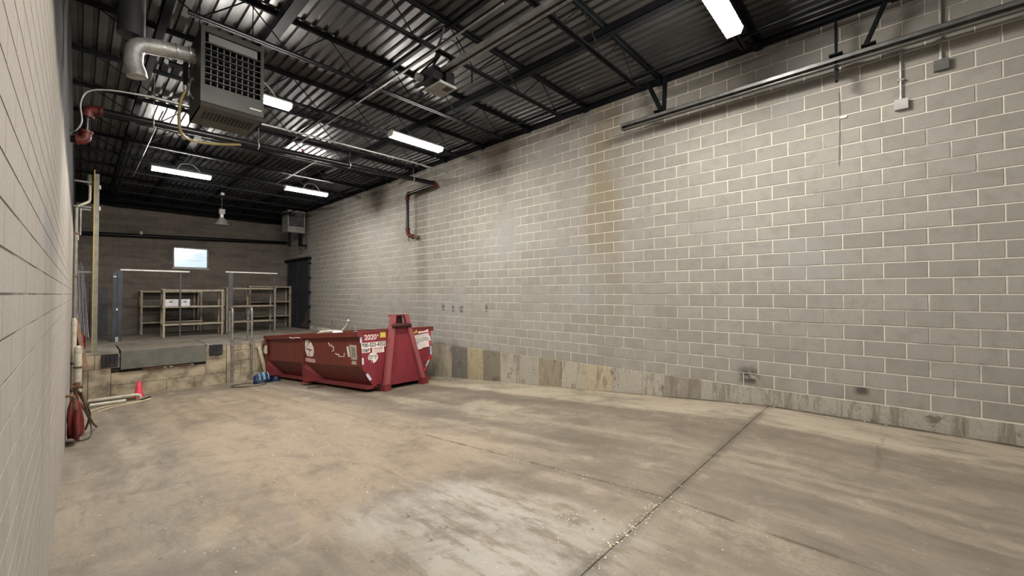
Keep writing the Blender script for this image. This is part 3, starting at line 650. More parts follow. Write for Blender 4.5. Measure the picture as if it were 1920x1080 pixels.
MB().tube([(6.93, 10.86, 3.42), (6.93, 10.86, 3.30)], .015, 7).build('drain_plug', 'rusty', sp)
fit((.22, 9.35, 4.632), (.10, 9.35, 4.63), (.06, 9.35, 4.60), (.05, 9.35, 4.50))
fit((.04, 9.35, 4.26), (.035, 9.35, 4.15), (.0, 9.35, 4.11), (-.06, 9.35, 4.10))
MB().tube([(-.05, 9.35, 4.10), (XL, 9.35, 4.10)], .055, 10).build('stub', 'black_pipe', sp)
for x in (.85, 2.45, 4.35, 6.1):
    z = 4.63 + (x - .1) * .0219
    MB().tube(arc((x, 9.36, z), .068, 0, 2 * PI, (0, 1, 0), (0, 0, 1), 14), .009, 6).build('hanger_ring', 'galv', sp)
    MB().tube([(x, 9.36, z + .07), (x, 9.30, ZT - .05)], .004, 6).build('hanger_rod', 'galv_dull', sp)
MB().tube([(3.3, 9.36, 4.70), (3.3, 9.36, 4.83)], .022, 8).build('sprinkler_head', 'red_fitting', sp)
bp = tag(MB().tube([(XL, 21.85, 3.92), (7.0, 21.85, 4.20)], .075, 12).build('wall_pipe', 'black_pipe'), 'long black pipe running across the back wall above the window', 'pipe')
cd = thing('conduit', 'thin grey conduit in front of the sprinkler pipe, cable end drooping at cream wall', 'conduit', (3.2, 8.5, 4.78))
MB().tube([(.69, 8.5, 4.775), (3.2, 8.5, 4.85), (5.73, 8.5, 4.885), (6.6, 8.5, 4.86)], .018, 8).build('tube', 'galv_dull', cd)
MB().tube(spline([(5.73, 8.5, 4.885), (6.1, 8.52, 4.80), (6.5, 8.9, 4.70), (7.05, 9.3, 4.60)]), .006, 6).build('wire', 'cable', cd)
MB().tube(spline([(-.12, 8.6, 4.02), (-.06, 8.55, 4.03), (-.005, 8.5, 4.16), (-.02, 8.5, 4.42), (.06, 8.5, 4.62), (.3, 8.5, 4.72), (.69, 8.5, 4.775)]), .012, 7).build('cable', 'cable', cd)
for x, y0, y1, z, lb in ((3.27, 3.2, 9.4, 4.98, 'thin pale conduit along the joists leading up to the door opener'),
                         (4.01, 9.6, 13.4, 4.98, 'short pale conduit along the joists above the light nearest far heater'),
                         (1.00, 9.6, 15.6, 4.98, 'thin pale conduit along the joists near the cream wall')):
    tag(MB().tube([(x, y0, z), (x, y1, z)], .013, 7).build('conduit', 'galv_dull', None), lb, 'conduit')

# ------------------------------------------------------------------ overhead door track and opener
tr = thing('door_track', 'long galvanised overhead door track fixed high along the right wall', 'track', (6.72, 0.4, 4.7))
yt0, yt1, zt, xt = YF + .1, 3.55, 4.69, 6.72
MB().box(xt - .045, xt + .045, yt0, yt1, zt + .05, zt + .056).box(xt + .04, xt + .046, yt0, yt1, zt - .03, zt + .056).box(xt - .045, xt - .039, yt0, yt1, zt + .005, zt + .056).box(xt - .02, xt + .046, yt0, yt1, zt - .036, zt - .03).build('track', 'track_steel', tr)
MB().box(xt + .047, xt + .053, yt0, yt1, zt - .05, zt + .075).box(xt + .047, xt + .12, yt0, yt1, zt + .075, zt + .081).build('track_angle', 'galv_dull', tr)
MB().box(xt - .05, xt + .06, yt1, yt1 + .006, zt - .05, zt + .07).build('end_stop', 'galv_dull', tr)
for y in (2.87, .50, .18): MB().box(xt - .06, xt + .14, y - .07, y + .07, zt + .081, zt + .10).build('hanger_foot', 'joist', tr)
MB().bar((xt + .05, 2.80, zt + .09), (xt + .12, 2.80, ZT - .1), .07, .05).build('hanger', 'joist', tr)
MB().bar((xt + .05, 2.84, zt + .09), (xt + .12, 3.12, ZT - .1), .07, .05).build('hanger', 'joist', tr)
MB().bar((xt + .03, .50, zt - .24), (xt + .03, .50, ZT - .24), .06, .03).build('hanger', 'joist', tr)
MB().tube([(xt - .03, .50, zt - .08), (xt + .08, .50, zt - .08)], .022, 6).build('bolt', 'joist', tr)
MB().bar((xt + .03, .22, zt + .09), (xt + .03, -.06, ZT - .05), .08, .04).build('hanger', 'joist', tr)
MB().box(xt - .01, xt + .05, -1.6, 1.38, ZT - .26, ZT - .25).box(xt - .01, xt, -1.6, 1.38, ZT - .26, ZT - .20).build('cross_angle', 'joist', tr)
MB().bar((xt + .03, 1.38, ZT - .24), (xt + .03, 1.66, ZT - .02), .05, .03).build('hanger', 'joist', tr)

op = thing('door_opener', 'overhead door opener with black motor and long twin rail under the roof', 'door opener', (3.62, 4.9, 4.7))
zr = 4.89
MB().box(3.53, 3.575, YF + .05, 4.72, zr, zr + .05).build('rail', 'galv_dull', op)
MB().box(3.625, 3.67, YF + .05, 4.72, zr, zr + .05).build('rail', 'galv_dull', op)
MB().box(3.575, 3.625, YF + .05, 4.72, zr + .012, zr + .02).build('rail_web', 'opener', op)
MB().box(3.42, 3.60, 4.74, 5.06, 4.76, 4.95).build('motor_housing', 'opener', op)
MB().tube([(3.47, 4.98, 4.85), (3.47, 5.22, 4.85)], .07, 14).build('motor', 'opener', op)
MB().prism([(3.60, 4.68, 4.70), (3.60, 4.68, 4.92), (3.60, 4.78, 4.99), (3.60, 5.0, 4.99), (3.60, 5.0, 4.70)], (.15, 0, 0)).build('gear_case', 'opener', op)
MB().box(3.46, 3.76, 4.65, 5.02, 4.675, 4.70).build('cover', 'opener_pale', op)
MB().box(3.46, 3.76, 4.64, 4.65, 4.675, 4.71).build('cover_edge', 'galv', op)
MB().box(3.62, 3.71, 4.68, 4.80, 4.668, 4.676).build('vent', 'opener', op)
MB().tube([(3.32, 5.02, 4.84), (3.41, 5.02, 4.84)], .055, 14).build('pulley', 'galv_dull', op)
MB().box(3.40, 3.48, 5.06, 5.14, 4.62, 4.67).build('control_box', 'black', op)
for a, b in (((3.42, 4.75, 4.93), (3.42, 4.56, 5.03)), ((3.60, 4.75, 4.93), (3.60, 4.56, 5.03)), ((3.42, 5.1, 4.93), (3.42, 4.58, 5.03)), ((3.50, 4.9, 4.93), (3.50, 4.60, ZT - .06))):
    MB().bar(a, b, .03, .008).build('strut', 'opener', op)
MB().tube(spline([(3.35, 4.6, 5.05), (3.42, 4.55, 5.22), (3.6, 4.5, 5.25), (3.72, 4.5, 5.1), (3.70, 4.6, 4.98)]), .008, 6).build('wire', 'opener', op)
MB().bar((3.98, 4.55, 5.02), (3.98, 4.55, 4.82), .02, .02).build('pull_strap', 'opener', op)

# ------------------------------------------------------------------ electrical boxes on the right wall
for y, zb, zt_, dark, lb in ((-.11, 4.055, 4.78, False, 'pale square junction box low on its conduit below the door track'),
                            (-.46, 4.42, ZT, True, 'dark square junction box just under the door track, conduit passing behind it')):
    t = thing('junction_box', lb, 'box', (XR, y, zb), 'junction boxes on the right wall')
    MB().box(XR - .055, XR, y - .06, y + .06, zb - .06, zb + .06).build('box', 'box_dark' if dark else 'box_pale', t)
    MB().box(XR - .06, XR - .055, y - .064, y + .064, zb - .064, zb + .064).build('cover', 'box_dark' if dark else 'box_pale', t)
    MB().tube([(XR - .03, y, zb + .06), (XR - .03, y, zt_)], .014, 8).build('conduit', 'galv', t)
    MB().tube([(XR - .03, y, zb + .06), (XR - .03, y, zb + .10)], .02, 8).build('connector', 'galv', t)
    MB().box(XR - .05, XR, y - .03, y + .03, zb + .3, zb + .32).build('strap', 'galv', t)

tag(MB().tube(spline([(7.07, .50, 4.42), (7.072, .495, 4.1), (7.07, .50, 3.8), (7.072, .51, 3.42)]), .0032, 6).build('hanging_cord', 'pvc_band'), 'thin dark cord hanging down the right wall below the track hanger', 'cord')
MBt = MB().box(7.07, 7.088, .42, .50, 4.06, 4.085); tag(MBt.build('wall_tag', 'white_metal'), 'tiny pale tag on the right wall beside the hanging cord', 'tag')

# ------------------------------------------------------------------ pendant lamp
pl = thing('pendant_lamp', 'unlit bell shaped pendant lamp hanging over the dock', 'lamp', (3.36, 17.0, 4.05))
MB().lathe((3.36, 17.0, 4.06), [(.235, 0), (.225, .012), (.16, .13), (.09, .25), (.07, .27), (.0, .275)], 22).lathe((3.36, 17.0, 4.063), [(.215, .01), (.15, .13), (.085, .24)], 22).build('shade', 'bell', pl)
MB().lathe((3.36, 17.0, 4.32), [(.0, 0), (.05, 0), (.05, .13), (0, .13)], 14).build('neck', 'white_metal', pl)
MB().box(3.28, 3.44, 16.93, 17.07, 4.45, 4.62).build('ballast_box', 'heater_pale', pl)
MB().tube([(3.36, 17.0, 4.62), (3.36, 17.0, ZC - .03)], .006, 6).build('cord', 'galv_dull', pl)
MB().box(3.32, 3.42, 16.95, 17.05, 5.12, 5.2).build('hook_plate', 'galv', pl)

# ------------------------------------------------------------------ roll-off dumpster (own axes: x across, y back towards the dock, z up)
dp = D.objects.new('dumpster', None); COL.objects.link(dp); dp['local'] = True
dp['label'] = 'dark red open-top roll-off dumpster parked on the ramp against the dock'; dp['category'] = 'dumpster'
dp.location = (5.487, 8.96, zf(8.96)); dp.rotation_euler = (-math.atan(.0843), 0, math.radians(.88))
LN, HT = 6.58, 1.44
def part(mb, name, mat, par=None): return mb.build(name, mat, par or dp)
for s in (-1, 1):
    t = .014
    up = [(s * 1.0, 0, .62), (s * 1.0, 0, HT - .1), (s * (1.0 - t), 0, HT - .1), (s * (1.0 - t), 0, .62)]
    part(MB().prism(up, (0, LN, 0)), 'side_panel', 'dump_side')
    lo = [(s * .72, 0, .15), (s * 1.0, 0, .62), (s * (1.0 - t), 0, .63), (s * .70, 0, .16)]
    part(MB().prism(lo, (0, LN, 0)), 'side_slope', 'dump_side')
    part(MB().box(min(s * .97, s * 1.075), max(s * .97, s * 1.075), -.03, LN + .03, HT - .12, HT), 'rim', 'dump_side')
    part(MB().box(min(s * .70, s * .88), max(s * .70, s * .88), -.02, LN, .08, .155), 'bottom_flange', 'dump_red')
    part(MB().box(min(s * .50, s * .62), max(s * .50, s * .62), -.12, LN - .1, .03, .17), 'skid_rail', 'dump_dark')  # dark skid colour stands for the shadow under the dumpster
    for b0, wd in ((3.25, .07), (6.42, .11)) if s < 0 else ((3.25, .07), (6.42, .11)):
        part(MB().prism([(s * 1.065, b0, HT - .12), (s * 1.0, b0, HT - .12), (s * 1.0, b0, .62), (s * .72, b0, .12), (s * 1.065, b0, .06)], (0, wd, 0)), 'stake', 'dump_side')
        part(MB().prism([(s * 1.0, b0 - .01, .62), (s * .72, b0 - .55, .16), (s * .90, b0 - .55, .13), (s * 1.065, b0 - .01, .10), (s * 1.065, b0 - .01, .50)], (0, .012, 0)), 'gusset', 'dump_red')
        part(MB().box(min(s * .86, s * 1.10), max(s * .86, s * 1.10), b0 - .10, b0 + .10, .03, .085), 'stake_foot', 'dump_post')
    part(MB().box(.035 + s * .535 - .085, .035 + s * .535 + .085, -.28, -.06, .0, .16), 'foot', 'dump_red')
# front panel with an arched bottom
fp = [(-1.0, 0, HT), (-1.0, 0, .62), (-.72, 0, .13), (-.45, 0, .05)] + [(x, 0, .06 + .14 * (1 - (x / .42) ** 2)) for x in (-.40, -.3, -.2, -.1, 0, .1, .2, .3, .40)] + [(.45, 0, .05), (.72, 0, .13), (1.0, 0, .62), (1.0, 0, HT)]
part(MB().prism(fp, (0, .014, 0)), 'front_panel', 'dump_front')
part(MB().box(-1.0, 1.0, -.012, .06, HT - .045, HT), 'front_rim', 'dump_side')
part(MB().prism([(-1.0, LN, HT - .08), (-1.0, LN, .62), (-.72, LN, .15), (.72, LN, .15), (1.0, LN, .62), (1.0, LN, HT - .08)], (0, -.02, 0)), 'rear_gate', 'dump_in')
part(MB().box(-1.06, 1.06, LN - .03, LN + .06, HT - .12, HT), 'rear_rim', 'dump_side')
part(MB().box(-.72, .72, 0.02, LN, .15, .17), 'bed', 'dump_in')
for z in (.4, .75, 1.05): part(MB().box(-1.09, -1.0, LN - .02, LN + .09, z, z + .12), 'gate_hinge', 'dump_dark')
part(MB().prism([(-.48, -.10, .10), (.55, -.10, .10), (.20, -.07, 1.46), (-.15, -.07, 1.46)], (0, .06, 0)), 'hook_plate', 'dump_front')
for s in (-1, 1):
    part(MB().bar((.035 + s * .535, -.19, .03), (.025 + s * .175, -.06, 1.78), .115, .12, (0, 1, 0)), 'hook_post', 'dump_post')
part(MB().prism([(-.15, .05, 1.44), (.2, .05, 1.44), (.16, .05, 1.78), (-.11, .05, 1.78)], (0, .05, 0)), 'hook_back', 'dump_dark')
part(MB().box(-.21, .26, -.06, .08, 1.765, 1.795), 'hook_cap', 'dump_red')
part(MB().tube([(-.24, -.13, 1.50), (-.18, -.13, 1.52), (.23, -.13, 1.52), (.29, -.13, 1.50)], .055, 12), 'hook_bar', 'dump_dark')
# decals, thin sheets on the painted steel
def decal(poly, mat, name='sticker', face='front', par=None):
    if face == 'front': return part(MB().prism([(a, -.0035, z) for a, z in poly], (0, .003, 0)), name, mat, par)
    return part(MB().prism([(-1.0035, b, z) for b, z in poly], (.003, 0, 0)), name, mat, par)
def rect(x0, x1, z0, z1): return [(x0, z0), (x1, z0), (x1, z1), (x0, z1)]
def text(s, size, loc, mat, par, rot=(PI / 2, 0, 0), width=None, name='lettering', bold=.0):
    c = D.curves.new(name, 'FONT'); c.body = s; c.size = size; c.extrude = .0008; c.align_x = 'CENTER'; c.align_y = 'CENTER'; c.offset = bold
    o = D.objects.new(name, c); COL.objects.link(o); o.parent = par; o.location = loc; o.rotation_euler = rot; c.materials.append(M[mat])
    bpy.context.view_layer.update(); sx = width / max(o.dimensions.x, 1e-3) if width else 1.0
    me = D.meshes.new_from_object(o.evaluated_get(bpy.context.evaluated_depsgraph_get())); me.transform(Matrix.Diagonal((sx, 1, 1, 1)))
    D.objects.remove(o); D.curves.remove(c)
    o = D.objects.new(name, me); COL.objects.link(o); o.parent = par; o.location = loc; o.rotation_euler = rot
    return o
text('2020', .17, (-.745, -.004, 1.28), 'stencil', dp, width=.31, bold=.004); text('R', .07, (-.555, -.004, 1.315), 'stencil', dp, bold=.002)
d = decal(rect(-.98, -.35, 1.035, 1.165), 'sticker'); text('800-523-4252', .125, (-.665, -.0045, 1.10), 'ink', d, width=.60, bold=.003)
d = decal(rect(-.97, -.765, .935, 1.034), 'sticker'); text('D&P', .10, (-.868, -.0045, .985), 'ink', d, width=.17, bold=.003)
d = decal(rect(-.71, -.40, .905, 1.034), 'sticker_pink'); text('DANGER', .05, (-.555, -.0045, 1.005), 'ink_red', d, width=.24, bold=.001)
for z in (.97, .95, .93): decal(rect(-.67, -.45, z - .003, z + .003), 'ink_red', 'text_line')
# round white emblem with the letters D&P
em = decal([(-.695 + .13 * math.cos(a) * (1.0 if math.sin(a) > -.3 else .85), .80 + .125 * math.sin(a)) for a in [2 * PI * i / 26 for i in range(26)]], 'sticker', 'emblem')
text('D&P', .115, (-.695, -.0045, .81), 'ink', em, width=.25, bold=.010); text('D&P', .115, (-.695, -.0056, .81), 'sticker', em, width=.245, bold=.001)
for pl_ in ([(-.83, .755), (-.74, .755), (-.745, .67), (-.83, .67)], [(-.735, .73), (-.705, .74), (-.705, .665), (-.735, .665)]):
    part(MB().prism([(a, -.0048, z) for a, z in pl_], (0, .001, 0)), 'emblem_gap', 'dump_front', em)
decal(rect(-.49, -.345, 1.255, 1.385), 'sticker_yellow'); decal([(.44, 1.29), (.57, 1.30), (.57, 1.37), (.52, 1.37), (.52, 1.33), (.44, 1.32)], 'sticker_yellow')
decal([(.59, 1.28), (.92, 1.30), (.92, 1.38), (.86, 1.35), (.78, 1.33), (.68, 1.33), (.62, 1.335)], 'sticker_pink')
sg = decal([(.46, 1.235), (.93, 1.275), (.93, .91), (.72, .90), (.70, .875), (.48, .85)], 'sticker')
for k, z in enumerate((1.225, 1.19, 1.155)):
    for j in range(4 if k < 2 else 2):
        a0 = .50 + j * (.10 if k < 2 else .2); decal(rect(a0, a0 + (.08 if k < 2 else .18), z - .009 + .03 * j / 4, z + .009 + .03 * j / 4), 'ink', 'text_line', par=sg)
for k in range(4):
    cx, cz = .54 + k * .105, 1.085 + k * .01
    part(MB().tube([(cx + .04 * math.cos(a), -.0045, cz + .042 * math.sin(a)) for a in [2 * PI * i / 18 for i in range(19)]], .005, 5), 'ban_ring', 'ink', sg)
    part(MB().bar((cx - .028, -.0045, cz + .03), (cx + .028, -.0045, cz - .03), .008, .002, (0, 1, 0)), 'ban_bar', 'ink', sg)
decal([(.56, 1.03), (.585, 1.05), (.60, 1.02), (.585, .99), (.565, 1.0)], 'ink', 'smudge', par=sg)
for z in (1.0, .975): decal(rect(.66, .86, z - .004, z + .004), 'galv_dull', 'text_line', par=sg)
tp = [(.945, 1.32), (.955, 1.20), (.97, 1.06), (.975, .93), (.975, .80), (.975, .69), (.90, .555), (.80, .40), (.74, .29)]
tm_ = ['tape_red', 'tape_white', 'tape_red', 'tape_blue', None, 'tape_red', 'tape_blue', 'tape_red']
for i, mt in enumerate(tm_):
    (a0, z0), (a1, z1) = tp[i], tp[i + 1]
    if mt is None: mt = 'tape_blue'
    part(MB().bar((a0, -.003, z0 - .004), (a1, -.003, z1 + .004), .045, .003, (0, 1, 0)), 'reflective_tape', mt)
for a, z0, z1 in ((-.985, 1.17, 1.31), (-.955, .67, .82)): part(MB().bar((a, -.003, z1), (a, -.003, z0), .045, .003, (0, 1, 0)), 'reflective_tape', 'sticker_lilac')
part(MB().bar((-.87, -.003, .44), (-.775, -.003, .285), .06, .003, (0, 1, 0)), 'reflective_tape', 'sticker_lilac')
# side stickers
decal([(3.33, 1.27), (3.25, 1.27), (3.05, 1.27), (2.85, 1.22), (2.68, 1.08), (2.64, .95), (2.70, .82), (2.95, .80), (3.12, .82), (3.22, .95), (3.32, 1.0)], 'sticker', 'recycling_decal', 'side')
decal([(2.78, 1.0), (3.16, 1.03), (3.16, 1.0), (2.78, .965)], 'ink_red', 'decal_bar', 'side'); decal([(2.93, .80), (2.98, .80), (2.98, 1.0), (2.93, 1.0)], 'ink', 'decal_bar', 'side')
decal([(2.85, 1.22), (2.95, 1.26), (3.12, 1.1), (3.30, 1.02), (3.32, .99), (3.15, 1.05)], 'sticker_old', 'decal_smudge', 'side')
dd = decal([(3.28, .76), (2.60, .74), (2.58, .65), (3.26, .67)], 'sticker_pink', 'sticker', 'side')
text('RECYCLE', .085, (-1.0045, 2.93, .705), 'ink_red', dd, (PI / 2, 0, -PI / 2), .58, bold=.002)
decal([(.70, 1.09), (.60, 1.09), (.52, .84), (.63, .84)], 'sticker', 'sticker', 'side'); decal([(.56, 1.13), (.20, 1.12), (.18, .78), (.46, .78)], 'sticker_old', 'sticker', 'side')
decal([(.47, 1.08), (.26, 1.07), (.24, .82), (.42, .82)], 'sticker', 'sticker', 'side'); decal([(.44, .75), (.24, .75), (.22, .66), (.46, .67)], 'sticker_old', 'sticker', 'side')
part(MB().box(-1.068, -1.0645, 6.30, 6.62, .84, 1.12), 'sticker', 'sticker')
for pts in ([(1.70, 1.18), (1.62, 1.10), (1.52, 1.14)], [(1.55, 1.10), (1.42, 1.08), (1.40, .98), (1.50, .97)], [(1.30, .91), (1.2, .88)], [(1.15, .90), (1.10, .84), (.82, .84), (.82, .93)]):
    part(MB().tube([(-1.002, b, z) for b, z in pts], .014, 5), 'paint_scrawl', 'stencil')
part(MB().tube([(-1.076, 4.2, 1.36), (-1.076, 4.0, 1.33), (-1.076, 3.7, 1.345), (-1.076, 3.4, 1.335)], .014, 5), 'paint_scrawl', 'stencil')

# things lying in the dumpster, on cardboard
dmat = Matrix.Translation(dp.location) @ dp.rotation_euler.to_matrix().to_4x4()
def dl(a, b, z): return dmat @ Vector((a, b, z))
def loose(mb_pts_r, name, mat, label, cat, group=None):
    pts, r = mb_pts_r
    return tag(MB().tube([dl(*p) for p in pts], r, 9).build(name, mat), label, cat, group)
def carton(a, b, z0, w_, d_, h_, label, mat='cardboard'):
    c0 = [dl(a - w_ / 2, b - d_ / 2, z0), dl(a + w_ / 2, b - d_ / 2, z0), dl(a + w_ / 2, b + d_ / 2, z0), dl(a - w_ / 2, b + d_ / 2, z0)]
    up = dl(a, b, z0 + h_) - dl(a, b, z0)
    return tag(MB().prism(c0, up).build('carton', mat), label, 'box', 'cartons in the dumpster')
carton(-.35, 3.1, .172, .6, .9, 1.14, 'brown cardboard carton under the white bent tubes in the dumpster')
carton(-.25, 1.75, .172, .6, .8, 1.12, 'brown cardboard carton under the blue jug in the dumpster')
loose(([(-.55, 3.5, 1.40), (-.5, 3.38, 1.46), (-.3, 3.1, 1.47), (-.2, 2.95, 1.44)], .04), 'bent_tube', 'pvc', 'white bent tube lying flat in the dumpster', 'tube')
loose(([(-.10, 3.05, 1.36), (-.05, 2.95, 1.46), (.02, 2.78, 1.62), (.05, 2.72, 1.72), (.02, 2.68, 1.76)], .035), 'bent_tube', 'pvc', 'white bent tube sticking up out of the dumpster', 'tube')
loose(([(-.30, 3.32, 1.32), (-.2, 3.25, 1.6), (-.22, 3.25, 1.78)], [.012, .018, .03]), 'rusty_stick', 'galv_dull', 'thin stick with pale tip rising from the dumpster beside the white tubes', 'stick')
def sack(a, b, z, r, mat, label, nm, cat):
    mb = MB(); vs = []; n = 14
    for i in range(7):
        t = i / 6 * PI / 2
        for k in range(n):
            q = 2 * PI * k / n; rr = r * math.cos(t) * (1 + .07 * math.sin(3 * q + i)); vs.append(dl(a + rr * math.cos(q), b + 1.3 * rr * math.sin(q), z + r * .9 * math.sin(t)))
    mb.add(vs, [(i * n + k, i * n + (k + 1) % n, (i + 1) * n + (k + 1) % n, (i + 1) * n + k) for i in range(6) for k in range(n)], True)
    return tag(mb.build(nm, mat), label, cat)
sack(-.28, 2.78, 1.314, .19, 'carton', 'round white sack on the carton in the dumpster', 'sack', 'sack')
o = sack(-.25, 1.72, 1.294, .16, 'blue_pale', 'pale blue plastic jug standing in the dumpster', 'jug', 'jug')
MB().tube([dl(-.25, 1.72, 1.42), dl(-.25, 1.72, 1.62)], .008, 6).build('handle_wire', 'galv', o)

# ------------------------------------------------------------------ things by the dock, right of the leveler
for x, y1, lb in ((3.42, 16.05, 'galvanised hooped handrail at the dock ladder, nearer the leveler'), (3.97, 16.15, 'galvanised hooped handrail at the dock ladder, nearer the dumpster')):
    t = thing('handrail', lb, 'handrail', (x, YD - .06, zf(YD)), 'handrails at the dock ladder')
    zt_ = 1.21; r = .14
    yy = YD - .07
    pts = [(x, yy, zf(yy)), (x, yy, zt_ - r)] + [tuple(p) for p in arc((x, yy + r, zt_ - r), r, PI, PI / 2, (0, 1, 0), (0, 0, 1), 5)][1:] + [tuple(p) for p in arc((x, y1 - r, zt_ - r), r, PI / 2, 0, (0, 1, 0), (0, 0, 1), 5)] + [(x, y1, ZD + .004)]
    MB().tube(pts, .032, 10).build('rail', 'handrail_grey', t)
    MB().box(x - .07, x + .07, y1 - .07, y1 + .07, ZD, ZD + .012).build('base_plate', 'galv_dull', t)
    MB().box(x - .05, x + .05, yy - .04, YD, -.05, -.02).build('wall_clip', 'galv_dull', t)
tag(MB().prism([(4.13, YD - .09, -.11), (4.23, YD - .09, -.10), (4.40, YD - .42, zf(YD - .42)), (4.30, YD - .42, zf(YD - .42))], (0, .035, .004)).build('plank', 'wood'), 'weathered plank leaning on the dock wall beside the dumpster', 'plank')
def lump(c, rx, ry, rz, mat, seed, n=18, m_=9):
    rnd = random.Random(seed); ph = [rnd.uniform(0, 6.3) for _ in range(6)]; vs = []
    for i in range(m_):
        t = i / (m_ - 1) * PI / 2
        for k in range(n):
            q = 2 * PI * k / n; w_ = 1 + .10 * math.sin(3 * q + ph[0] + i) + .07 * math.sin(5 * q + ph[1] - i)
            vs.append((c[0] + rx * math.cos(t) ** .8 * w_ * math.cos(q), c[1] + ry * math.cos(t) ** .8 * w_ * math.sin(q), c[2] + rz * math.sin(t) * (1 + .06 * math.sin(4 * q + ph[2]))))
    return MB().add(vs, [(i * n + k, i * n + (k + 1) % n, (i + 1) * n + (k + 1) % n, (i + 1) * n + k) for i in range(m_ - 1) for k in range(n)], True)
bc = (3.93, 14.35, zf(14.35))
bt = thing('tool_bag', 'blue tool bag with pale stripes on the floor beside the dumpster', 'bag', bc)
lump(bc, .27, .20, .30, 'blue_tarp', 3).build('body', 'blue_tarp', bt)
for k, (dx, w_) in enumerate(((-.12, .05), (.0, .08), (.12, .04))):
    MB().tube([(bc[0] + dx, bc[1] - .22, bc[2] + .12), (bc[0] + dx, bc[1] - .17, bc[2] + .25), (bc[0] + dx, bc[1] - .05, bc[2] + .315)], w_ / 2, 7).build('strap', 'blue_pale', bt)
tag(lump((4.30, 14.28, zf(14.28)), .12, .12, .16, 'blue_tarp', 9).build('bundled_tarp', 'blue_tarp'), 'small dark blue bundle between the tool bag and the dumpster', 'bundle')
z = zf(14.0)
tag(MB().tube(spline([(3.95, 14.15, zf(14.15) + .02), (3.8, 13.7, zf(13.7) + .012), (3.3, 13.8, zf(13.8) + .012), (3.1, 14.3, zf(14.3) + .012), (3.35, 14.7, zf(14.7) + .012), (3.7, 14.6, zf(14.6) + .012)]), .012, 7).build('cable_loop', 'hose'), 'dark cable loop on the floor beside the blue tool bag', 'cable')
tag(MB().tube([(4.16, 11.35, zf(11.35) + .015), (4.42, 11.3, zf(11.3) + .02), (4.62, 11.2, zf(11.2) + .02)], .014, 7).build('iron_bar', 'rusty'), 'thin rusty bar on the floor at the edge of the dumpster', 'bar')

# ------------------------------------------------------------------ corner by the cream wall
tp_ = thing('corner_post', 'tall beige steel post with yellow edge standing at the dock corner', 'post', (.30, 15.85, ZD))
MB().box(.26, .345, 15.82, 15.90, ZD, 4.95).build('post', 'beige_steel', tp_)
MB().box(.238, .262, 15.80, 15.83, ZD, 5.05).build('edge_strip', 'yellow_post', tp_)
for z in (4.68, 4.0, 3.93, 2.24): MB().box(XL, .33 if z != 2.24 else .28, 15.86, 15.90, z, z + .045).build('brace', 'galv_dull', tp_)
for z in (4.55, 3.965): MB().box(.33, .375, 15.83, 15.88, z, z + .10).build('clip', 'galv', tp_)
MB().lathe((.17, 15.95, 4.62), [(.0, 0), (.07, 0), (.07, .3), (.0, .3)], 12).build('coupling', 'beige_steel', tp_)
tag(MB().tube([(.17, 15.9, 4.62), (.17, 15.9, 4.25)] + [(.15, 15.9, 4.18), (.02, 15.88, 4.08), (-.06, 15.88, 4.02)], .036, 9).build('bent_pipe', 'pvc'), 'short white bent pipe high between the corner post and the cream wall', 'pipe')
cm = thing('wall_camera', 'small white camera on the cream wall under the bent pipe', 'camera', (XL, 16.0, 3.2))
MB().box(XL, XL + .10, 15.95, 16.05, 3.12, 3.26).build('body', 'box_pale', cm); MB().lathe((XL + .05, 15.98, 3.27), [(.055, 0), (.055, .05), (.03, .085), (0, .095)], 12).build('dome', 'white_metal', cm)
tag(MB().lathe((1.65, 21.72, 4.03), [(0, 0), (.05, .02), (.06, .06), (.04, .10), (.03, .14), (0, .145)], 12).build('bulb', 'white_metal'), 'small white bulb sitting on the black pipe on the back wall', 'bulb')
wpl = thing('downpipe', 'tall grey pipe run climbing the cream wall at the dock corner', 'pipe', (XL + .05, 15.3, ZD))
MB().tube([(XL + .045, 15.3, .2), (XL + .045, 15.3, 3.9)], .04, 9).build('pipe', 'beige_steel', wpl); MB().tube([(XL + .12, 15.4, 3.2), (XL + .12, 15.4, 3.9)], .025, 8).build('pipe', 'galv_dull', wpl)
for z in (1.0, 2.1, 3.2): MB().box(XL, XL + .10, 15.26, 15.34, z, z + .05).build('strap', 'rusty', wpl)
def standpipe(x, y, z0, z1, r, bands, label):
    t = thing('standpipe', label, 'pipe', (x, y, z0), 'white standpipes at the cream wall')
    MB().tube([(x, y, z0), (x, y, z1 - .05), (x, y, z1 - .015), (x, y, z1)], [r, r, r * .8, r * .35], 12).build('pipe', 'pvc', t)
    for z in bands: MB().tube([(x, y, z), (x, y, z + .045)], r * 1.15, 12).build('band', 'pvc_band', t)
    MB().tube([(x, y, z1 - .16), (x, y, z1 - .10)], r * 1.12, 12).build('collar', 'pvc', t)
standpipe(-.075, 13.6, -.75, 1.12, .045, (-.55, .07), 'thinner white standpipe against the cream wall, the taller of two')
standpipe(-.005, 13.2, -.62, .52, .062, (-.40, .02), 'thicker white standpipe capped round, the shorter of two by the cream wall')
tag(MB().prism([(-.11, 15.69, 1.13), (-.03, 15.69, 1.13), (.19, 15.45, -.33), (.11, 15.45, -.33)], (0, .03, .004)).build('board', 'wood_brown'), 'reddish brown board leaning at the cream wall behind the standpipes', 'board')
o = tag(MB().lathe((.05, 17.0, ZD), [(0, 0), (.085, 0), (.085, .34), (.05, .42), (.03, .46), (0, .46)], 14).build('red_canister', 'dark_red'), 'dark red canister standing on the dock at the foot of the silver rods', 'canister')
